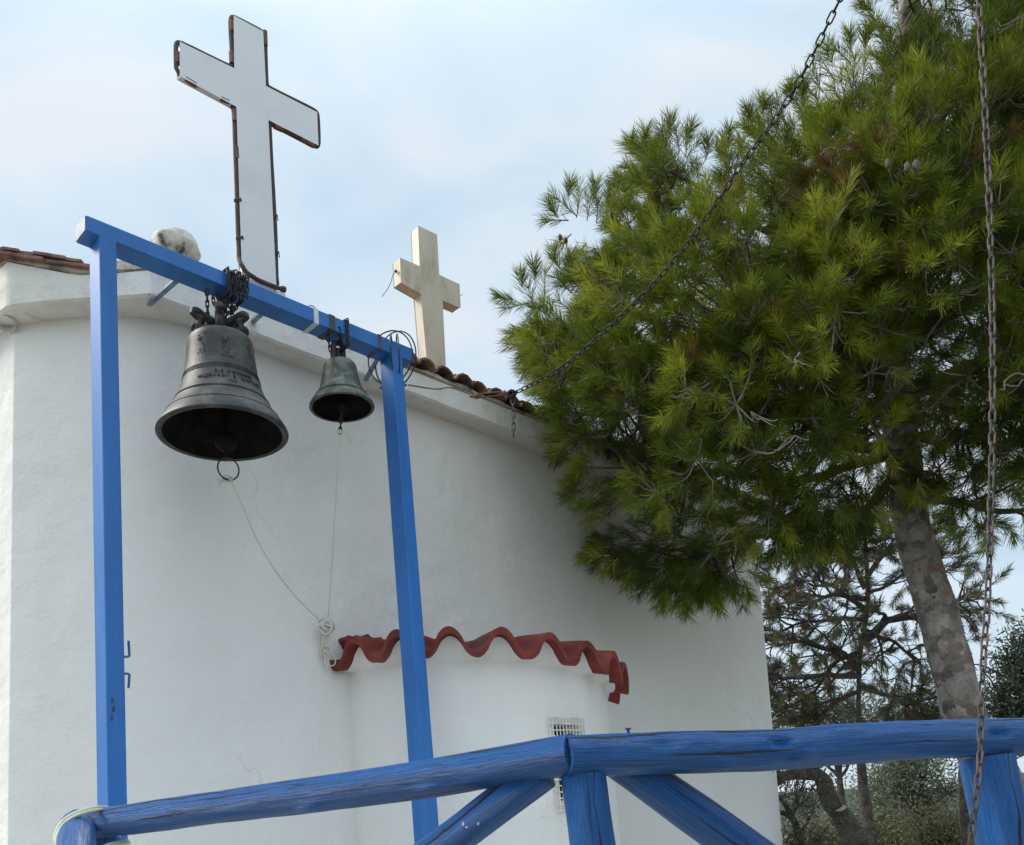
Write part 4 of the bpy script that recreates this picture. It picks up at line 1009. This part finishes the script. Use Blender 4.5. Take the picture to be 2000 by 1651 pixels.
while len(clumps) < 900 and tries < 90000:
    tries += 1
    x, y = random.uniform(980, 2500), random.uniform(-420, 1190)
    if not inpoly(x, y, OUT): continue
    if (x > 2080 or y < -90) and random.random() < .75: continue
    e_ = edged(x, y, OUT)
    if e_ < 14: continue
    rho = min(1, (e_ + 8) / 420); half = 1.75 * math.sqrt(1 - (1 - rho) ** 2) 
    zc = 6.75 + .35 * min(1, (x - 1000) / 700)
    u = random.uniform(-1, 1); u = math.copysign(abs(u) ** .6, u); z = zc + u * half * (.95 if u < 0 else 1.0)
    if y < 560 and x < 1700:                                     # stay behind the long chain
        z = max(z, interp(x, [(1000, 6.2), (1300, 5.7), (1640, 5.0)]))
    q = W(x, y, z)
    wd_ = proj(wp(x, y))[2] if x < 2300 else 99
    cdm = min((math.hypot(x - a_[0] - (b_[0] - a_[0]) * t_, y - a_[1] - (b_[1] - a_[1]) * t_), a_[2] + (b_[2] - a_[2]) * t_) for a_, b_ in zip(CHD, CHD[1:]) for t_ in (0, .25, .5, .75))
    if cdm[0] < 120: z = max(z, cdm[1] + .5)
    q = W(x, y, z)
    if x < 1530 and z > wd_ - .25:
        if q.z < ZC + .35 or True: z = min(z, wd_ - .3); q = W(x, y, z)
    if e_ < 260 and noise.noise(q * 2.6) < .16 - .0016 * e_: continue
    if noise.noise(q * 1.7 + Vector((9, 0, 0))) < -.22: continue
    mind = .135 if x < 1500 else .155
    if any((q - c_[0]).length < mind for c_ in clumps): continue
    clumps.append((q, x, y, z, e_))
print('clumps', len(clumps))
# limbs: a few main ones, each clump joined to the nearest limb point nearer the trunk
limbs = []; bmb = MB()
LM = [((1768, 900), 7.05, (1100, 640), 6.75, .05), ((1765, 880), 7.05, (1250, 900), 6.4, .045), ((1750, 740), 7.1, (1215, 490), 6.9, .045), ((1745, 620), 7.1, (1300, 330), 6.8, .04), ((1742, 480), 7.1, (1500, 260), 6.6, .035), ((1770, 920), 7.05, (1380, 1060), 6.6, .045),
      ((1760, 820), 7.1, (1500, 650), 5.7, .04), ((1745, 500), 7.1, (1650, 330), 5.8, .035), ((1765, 850), 7.1, (2000, 800), 6.2, .04), ((1755, 700), 7.1, (2150, 500), 6.6, .05), ((1750, 300), 7.1, (2000, 50), 6.6, .035), ((1775, 960), 7.05, (2080, 980), 7.3, .04), ((1765, 800), 7.1, (1500, 820), 8.2, .045), ((1755, 650), 7.1, (1450, 500), 8.2, .045), ((1750, 500), 7.1, (2050, 350), 8.3, .04), ((1755, 760), 7.1, (2300, 700), 8.0, .05), ((1768, 900), 7.05, (1680, 780), 5.8, .035)]
for i, (a, za1, b, zb1, r) in enumerate(LM):
    P = curve_pts(W(a[0], a[1], za1), W(b[0], b[1], zb1), .06 if i % 3 else -.04, .12, 16, i * 3.7); bmb.tube(spline(P, 2), [r * (1 - .75 * k / 32) for k in range(33)], 8); limbs += [(p_, k / 16, r * (1 - .75 * k / 16)) for k, p_ in enumerate(P)]
LP_ = np.array([l[0] for l in limbs] + [tuple(t_) for t_ in tS[48:]]); 
for i, (q, x, y, z, e_) in enumerate(clumps):
    D_v = LP_ - np.array(q); dist = np.linalg.norm(D_v, axis=1); rad_pen = np.linalg.norm(LP_ - cc, axis=1) > np.linalg.norm(np.array(q) - cc) * 1.0
    k = int(np.argmin(dist + rad_pen * .6)); P = curve_pts(LP_[k], q, .08, .16, 6, i * 1.3)
    bmb.tube(P, [.013 - .008 * j / 6 for j in range(7)], 5, cap=False)
obj('limbs', bmb, M_BRANCH, pine)
base, direc, length, tint = [], [], [], []; tw = MB()
for (q, x, y, z, e_) in clumps:
    qn = np.array(q); o_ = qn - cc; o_ = o_ / (np.linalg.norm(o_) + 1e-9)
    side = np.array(W(x, y, z - .5)) - qn; side /= np.linalg.norm(side)
    ct = random.gauss(.48, .2) + (.12 if y < 800 and x < 1700 else -.03)  # upper left clumps tinted brighter: the lit side is put into the colour
    ns = random.randint(8, 12) if x < 2080 else 5
    cr_ = .14 if e_ < 40 else .2
    for k in range(ns):
        off = rng.normal(size=3); off /= np.linalg.norm(off); off = off * cr_ * random.random() ** .5
        dv = o_ * .75 + np.array([0, 0, .42]) + off / cr_ * .75 + rng.normal(size=3) * .22
        if y > 950: dv[2] -= .25
        dv /= np.linalg.norm(dv); b_ = qn + off * .9; ln = random.uniform(.1, .2)
        base.append(b_); direc.append(dv); length.append(ln); tt = min(1, max(.09, ct + random.gauss(0, .1)))
        if random.random() < .012 or (noise.noise(q * 3 + Vector((0, 7, 0))) > .6 and random.random() < .6): tt = .02
        tint.append(tt)
        tw.tube([q, Vector(b_).lerp(q, .3) + Vector((0, 0, -.01)), Vector(b_), Vector(b_ + dv * ln)], [.005, .004, .0035, .002], 4, cap=False)
# single longer shoots standing clear of the outline
for x, y, z, dx, dy in ((1000, 585, 6.7, -.9, -.25), (1020, 560, 6.7, -.1, -1), (1045, 545, 6.7, 0, -1), (1090, 520, 6.75, -.4, -1), (1110, 525, 6.75, .2, -1), (1110, 385, 6.8, .1, -1), (1085, 420, 6.8, -.5, -.8), (1160, 385, 6.8, .1, -1), (1190, 395, 6.8, .1, -1), (1240, 300, 6.7, -.3, -1), (1260, 285, 6.7, 0, -1), (1308, 262, 6.7, 0, -1), (1340, 275, 6.7, .3, -1), (1380, 300, 6.7, .1, -1), (1420, 285, 6.6, .1, -1), (1465, 240, 6.4, -.1, -1), (1490, 222, 6.4, .1, -1), (1550, 200, 6.3, -.3, -1), (1570, 195, 6.3, 0, -1), (1625, 120, 6.2, -.4, -1), (1660, 95, 6.2, 0, -1), (1690, 90, 6.2, .1, -1), (1700, 20, 6.1, -.6, -.5), (1060, 600, 6.7, -.6, .1), (1030, 650, 6.6, -1, .1), (1045, 700, 6.6, -1, .4), (1100, 880, 6.5, -.8, .7), (1130, 960, 6.5, -1, .4), (1160, 1080, 6.3, -1, .5), (1300, 1160, 6.3, -.2, 1), (1340, 1170, 6.3, .1, 1), (1455, 1140, 6.4, .4, 1), (1400, 1150, 6.3, 0, 1), (1055, 775, 6.9, -.5, -.6), (1220, 370, 6.7, -.5, -.7)):
    a_ = W(x - dx * 14, y - dy * 14, z); b_ = W(x + dx * 22, y + dy * 22, z - .05); dv = np.array((b_ - a_).normalized())
    for k in range(2):
        base.append(np.array(a_) + dv * .03 * k); direc.append(dv + rng.normal(size=3) * .05); length.append((b_ - a_).length); tint.append(random.uniform(.45, .75))
for (x0_, y0_), (x1_, y1_) in zip(OUT, OUT[1:] + OUT[:1]):
    if max(x0_, x1_) > 1760 and min(y0_, y1_) < 0: continue
    L2 = math.hypot(x1_ - x0_, y1_ - y0_); nx_, ny_ = (y0_ - y1_) / L2, (x1_ - x0_) / L2
    if inpoly((x0_ + x1_) / 2 + nx_ * 5, (y0_ + y1_) / 2 + ny_ * 5, OUT): nx_, ny_ = -nx_, -ny_
    for k in range(int(L2 / 26)):
        t = random.random(); x, y = x0_ + (x1_ - x0_) * t, y0_ + (y1_ - y0_) * t; zz_ = 6.55 if x < 1500 else 6.2
        up_ = -.9 if y < 700 else .2; vx, vy = nx_ * .8 + random.gauss(0, .3), ny_ * .8 + up_ * random.random(); ll_ = random.uniform(12, 38); vl = math.hypot(vx, vy)
        if y > 620 and x < 1200: zz_ = 6.3
        if y > 1000: ll_ *= .6
        a_ = W(x - nx_ * 26, y - ny_ * 26, zz_ + random.uniform(-.2, .2)); b_ = a_ + (W(x + vx / vl * ll_, y + vy / vl * ll_, zz_) - W(x - nx_ * 26, y - ny_ * 26, zz_)); dv = np.array((b_ - a_).normalized())
        base.append(np.array(a_)); direc.append(dv + rng.normal(size=3) * .06); length.append((b_ - a_).length); tint.append(random.uniform(.4, .85)); tw.tube([a_, b_], [.005, .002], 4, cap=False)
base = np.array(base); direc = np.array(direc); direc /= np.linalg.norm(direc, axis=1)[:, None]; length = np.array(length); tint = np.array(tint)
print('shoots', len(base))
V, T, tv = needles(base, direc, length, 84, .112, .0034, tint)
npmesh('crown', V, T, M_NEEDLE, pine, tv)
for k in range(70):                                              # bare curling twigs
    q, x, y, z, e_ = random.choice(clumps); 
    if x > 2050 or e_ < 60: continue
    a = W(x, y, max(5.2, z - .25)); b = a + Vector((random.uniform(-.35, .35), random.uniform(-.2, .1), random.uniform(-.25, .2)))
    P = curve_pts(a, b, random.uniform(-.2, .3), .35, 10, k * 2.1); tw.tube(P, [.0055 - .003 * j / 10 for j in range(11)], 5)
    for _ in range(2):
        i0 = random.randint(3, 8); tw.tube(curve_pts(P[i0], P[i0] + Vector((random.uniform(-.15, .15), random.uniform(-.08, .05), random.uniform(-.12, .1))), .1, .3, 5, k + .3), [.0035] * 5 + [.0015], 4)
obj('twigs', tw, M_TWIG, pine)
for x, y, z, r, d_ in ((1094, 464, 6.5, .03, 1), (1105, 470, 6.55, .03, 1), (1185, 487, 6.4, .034, 0), (1193, 420, 6.4, .034, 0), (1292, 448, 6.1, .036, 0), (1296, 390, 6.1, .034, 1), (1344, 375, 6.1, .038, 1), (1436, 325, 6.0, .03, 0), (1583, 320, 5.5, .036, 0), (1734, 320, 5.3, .032, 0), (1772, 327, 5.25, .036, 0), (1790, 325, 5.25, .044, 0), (1767, 62, 5.5, .035, 1), (1766, 20, 5.5, .04, 0), (1508, 585, 5.4, .03, 0)):
    m = MB(); m.ball(W(x, y, z), r * .68, 14, 10, (.75, .75, 1.3), .12, 9); o = obj('cone', m, M_CONED if d_ else M_CONE, pine)

# --- background trees
def branchy(mb, a, b, r, depth, spread, tips, seed, kids=5, sag=.0, rmin=.004):
    P = curve_pts(a, b, sag, .14, 8, seed); mb.tube(P, [max(rmin, r * (1 - .7 * k / 8)) for k in range(9)], 6 if depth > 1 else 4, cap=False)
    if depth == 0: tips += [(P[k], (P[8] - P[5]).normalized()) for k in (5, 7, 8)]; return
    L_ = (Vector(b) - Vector(a)).length; dr = (Vector(b) - Vector(a)).normalized()
    for k in range(kids):
        t = random.uniform(.25, 1); p0 = P[int(t * 8)]
        v = (dr * random.uniform(.3, 1) + Vector((random.gauss(0, 1), random.gauss(0, 1), random.gauss(.1, .8))) * spread).normalized()
        branchy(mb, p0, p0 + v * L_ * random.uniform(.4, .62), r * .5, depth - 1, spread, tips, seed + k * 7.1 + depth, kids, sag, rmin)
def leaf_mesh(centers, n_per, spread, ll, lw, tint0=.5, sd=.25, up=.2):
    C_ = np.repeat(np.array(centers), n_per, 0); K = len(C_); P = C_ + rng.normal(size=(K, 3)) * spread
    d_ = rng.normal(size=(K, 3)); d_[:, 2] += up; d_ /= np.linalg.norm(d_, axis=1)[:, None]; s_ = np.cross(d_, rng.normal(size=(K, 3))); s_ /= np.linalg.norm(s_, axis=1)[:, None]
    l = ll * (.7 + .6 * rng.random(K))[:, None]
    V = np.stack([P, P + d_ * l * .5 + s_ * lw, P + d_ * l, P + d_ * l * .5 - s_ * lw], 1).reshape(-1, 3); i = np.arange(K)[:, None] * 4
    return V, np.concatenate([i + np.array([[0, 1, 2]]), i + np.array([[0, 2, 3]])], 0), np.repeat(np.clip(tint0 + rng.normal(size=K) * sd, 0, 1), 4)

# thin-crowned pine behind the trunk
zt_ = 13.
bg = thing('pine_tree', 'thin brownish pine with bare crooked branches between chapel corner and big trunk', 'tree', (W(1700, 1700, zt_).x, W(1700, 1700, zt_).y, -.3), 'pine trees')
m = MB(); tips = []; TT = [W(1718, 1800, zt_), W(1700, 1651, zt_), W(1684, 1520, zt_), W(1677, 1400, zt_), W(1680, 1280, zt_), W(1695, 1180, zt_), W(1690, 1060, zt_), W(1680, 950, zt_)]
m.tube(spline(TT, 5), [.15 - .12 * min(1, k / 16) ** .8 for k in range(36)], 12)
for (x1, y1), (x2, y2), z2, r in (((1680, 1320), (1505, 1330), 12.5, .05), ((1678, 1310), (1540, 1250), 12.2, .05), ((1690, 1250), (1850, 1180), 12.6, .07), ((1685, 1230), (1800, 1300), 13.5, .045), ((1690, 1190), (1560, 1130), 12.4, .04), ((1690, 1150), (1620, 1040), 13, .04), ((1692, 1130), (1760, 1040), 13, .04), ((1680, 1350), (1580, 1430), 12.4, .035), ((1680, 1340), (1800, 1400), 12.6, .04), ((1690, 1170), (1520, 1180), 13.6, .04), ((1684, 1270), (1520, 1400), 13, .04), ((1688, 1210), (1500, 1240), 12.8, .035), ((1690, 1100), (1560, 1060), 13.5, .03), ((1692, 1160), (1830, 1120), 13.5, .03)):
    branchy(m, W(x1, y1, zt_), W(x2, y2, z2), r, 2, .65, tips, x2 * .37, 7, -.05, .005)
obj('trunk', m, M_BARK2, bg)
tb_ = np.array([tuple(t_[0]) for t_ in tips]); td = np.array([tuple(t_[1]) for t_ in tips]); keep = rng.random(len(tb_)) < .85; tb_, td = tb_[keep], td[keep]
print('bg tips', len(tb_))
V, T, tv = needles(tb_, td, np.full(len(tb_), .22), 44, .12, .006, rng.random(len(tb_)), (.4, 1.2)); npmesh('crown', V, T, M_NEEDLE2, bg, tv)

# bent tree with a sawn limb
bt = thing('olive_tree', 'dark crooked olive tree with one pale sawn-off limb beside the chapel corner', 'tree', (W(1705, 1750, 10.).x, W(1705, 1750, 10.).y, -.2), 'olive trees behind the fence')
m = MB(); tips = []
P = [W(x, y, 10.) for x, y in ((1740, 1800), (1700, 1690), (1668, 1640), (1648, 1600), (1625, 1570), (1614, 1545), (1608, 1525), (1590, 1512), (1560, 1512), (1530, 1517), (1512, 1532))]
S = spline(P, 5); m.tube(S, [.15 - .105 * k / (len(S) - 1) for k in range(len(S))], 14, shape=lambda i, k, p: 1 + .2 * noise.noise(p * 6))
st_a, st_b = W(1655, 1612, 9.95), W(1642, 1579, 9.9); m.tube([st_a, st_b], [.075, .062], 14)
for (x1, y1), (x2, y2), r in (((1530, 1515), (1480, 1480), .03), ((1575, 1512), (1545, 1600), .012), ((1605, 1520), (1575, 1470), .02), ((1600, 1515), (1560, 1580), .012), ((1545, 1515), (1530, 1560), .01), ((1625, 1570), (1580, 1530), .015), ((1570, 1512), (1600, 1440), .018)):
    branchy(m, W(x1, y1, 10.), W(x2, y2, 10.), r, 2, .6, tips, x1 * .77, 5, .0, .003)
obj('trunk', m, M_BARK2, bt); m = MB(); ax_ = (st_b - st_a).normalized(); m.tube([st_b - ax_ * .002, st_b + ax_ * .006], .061, 16); obj('sawn_face', m, M_CUT, bt)
V, T, tv = leaf_mesh([tuple(t_[0]) for t_ in tips if random.random() < .5], 2, .05, .05, .007); npmesh('crown', V, T, M_OLIVE, bt, tv)
# low bare branch at the wall
lb_ = thing('shrub', 'small bare forked shrub with leafy base at the foot of the chapel corner', 'shrub', (W(1575, 1760, 8.9).x, W(1575, 1760, 8.9).y, -.1))
m = MB(); tips = []; P = [W(x, y, 8.9) for x, y in ((1585, 1800), (1572, 1690), (1560, 1630), (1548, 1598), (1535, 1575), (1520, 1555))]; m.tube(spline(P, 4), [.055 - .04 * k / 20 for k in range(21)], 10)
m.tube([W(1552, 1603, 8.9), W(1535, 1590, 8.9), W(1515, 1585, 8.9)], [.03, .025, .02], 8)
for (x1, y1), (x2, y2) in (((1560, 1630), (1600, 1560)), ((1570, 1680), (1630, 1600)), ((1550, 1600), (1560, 1530)), ((1572, 1690), (1545, 1640)), ((1575, 1700), (1600, 1640))): branchy(m, W(x1, y1, 8.9), W(x2, y2, 8.9), .012, 2, .6, tips, x1 * .31 + y2, 5, 0, .0025)
obj('stem', m, M_BARK2, lb_); ctr_ = [tuple(t_[0]) for t_ in tips] + [tuple(W(random.uniform(1535, 1620), random.uniform(1635, 1720), 8.9 + random.uniform(-.4, .4))) for _ in range(160)]
V, T, tv = leaf_mesh(ctr_, 5, .07, .06, .007, .4); npmesh('foliage', V, T, M_SCRUB, lb_, tv)

def olive(x, y0, zz_, crown, label, n=260, sp=.16, ll=.07, lw=.009, mt=M_OLIVE, lean=0, tint0=.5, name='olive_tree', cat='tree', per=16, trunk_r=.12):
    """trunk from the ground to row y0, crown blobs listed as (px, py, radius px)"""
    base_ = W(x, 1700, zz_); gz = -.012 * max(0, math.hypot(base_.x, base_.y) - 14) - .1
    root = thing(name, label, cat, (base_.x, base_.y, gz), 'olive trees behind the fence' if cat == 'tree' else 'bushes behind the fence'); m = MB()
    tp_ = W(x + lean, y0, zz_); m.tube(spline([Vector((base_.x, base_.y, gz)), base_.lerp(tp_, .5) + Vector((.05, 0, 0)), tp_], 6), [trunk_r - trunk_r * .5 * k / 12 for k in range(13)], 10, shape=lambda i, k, p: 1 + .25 * noise.noise(p * 4))
    cen_ = []
    for cx_, cy_, cr in crown:
        c0 = W(cx_, cy_, zz_); rm = cr * zz_ / F; branchy(m, tp_, c0, trunk_r * .35, 1, .7, [], cx_ * .3, 6)
        for _ in range(max(4, int(n * cr * cr / 2500))):
            v = Vector((random.gauss(0, 1), random.gauss(0, 1), random.gauss(0, 1))); v = v.normalized() * rm * random.random() ** .45
            if noise.noise((c0 + v) * 2.2) > -.12: cen_.append(tuple(c0 + v)); 
        for _ in range(14):
            v = Vector((random.gauss(0, 1), random.gauss(0, 1), random.gauss(.2, 1))).normalized() * rm * random.uniform(.9, 1.25); m.tube(curve_pts(c0, c0 + v, 0, .1, 4, random.random() * 50), [.015, .012, .009, .006, .004], 4, cap=False)
    obj('trunk', m, M_BARK2, root)
    V, T, tv = leaf_mesh(cen_, per, sp, ll, lw, tint0); npmesh('crown', V, T, mt, root, tv); return root
olive(2080, 1500, 12.5, [(1985, 1300, 45), (2040, 1270, 60), (1960, 1350, 42), (2010, 1360, 60), (1950, 1390, 30), (2080, 1350, 70), (2000, 1420, 50)], 'leafy grey green olive tree right of the pine trunk at the photo edge', 170, .13, .075, .011, trunk_r=.14)
olive(1640, 1520, 17, [(1600, 1400, 48), (1655, 1385, 40), (1560, 1420, 38), (1630, 1440, 45), (1690, 1430, 40)], 'pale olive tree behind the thin pine above the blue rail', 150, .2, .1, .014, tint0=.65)
olive(1760, 1530, 19, [(1760, 1400, 52), (1810, 1420, 45), (1720, 1440, 40), (1850, 1440, 40), (1780, 1470, 50)], 'dense olive tree left of the big pine trunk above the rail', 150, .22, .11, .015)
olive(1790, 1600, 15, [(1750, 1540, 38), (1800, 1520, 42), (1850, 1550, 45), (1820, 1590, 36), (1760, 1500, 30)], 'grey green olive tree seen under the right blue rail left of its post', 110, .18, .09, .012)
olive(1875, 1480, 9.5, [(1900, 1400, 30), (1860, 1440, 24)], 'slim dark olive trunk leaning beside the right fence post', 60, .1, .06, .009, lean=8, trunk_r=.1)
for i, (x, y, r, z_, lb, mt, t0) in enumerate(((1735, 1530, 40, 21, 'round olive bush under the rail right of the thin pine trunk', M_OLIVE, .6), (1600, 1650, 42, 14, 'yellow green bush low beside the chapel corner', M_SCRUB, .7), (1660, 1660, 36, 24, 'grey brush behind the sawn olive trunk', M_SCRUB, .5), (1760, 1640, 52, 16, 'dull green bush right of the thin pine trunk', M_SCRUB, .45), (1840, 1630, 50, 13, 'twiggy bush beside the right fence post', M_SCRUB, .55), (1720, 1600, 34, 28, 'distant olive bush below the hill line', M_OLIVE, .3), (1960, 1620, 50, 12, 'dark bush behind the right fence post', M_SCRUB, .3))):
    olive(x, y + 20, z_, [(x, y, r), (x + r * .7, y + 15, r * .8), (x - r * .6, y + 20, r * .8), (x, y + 55, r * 1.2)], lb, 200, .013 * z_, .0055 * z_, .0008 * z_, mt, name='bush', cat='bush', tint0=t0, trunk_r=.05)
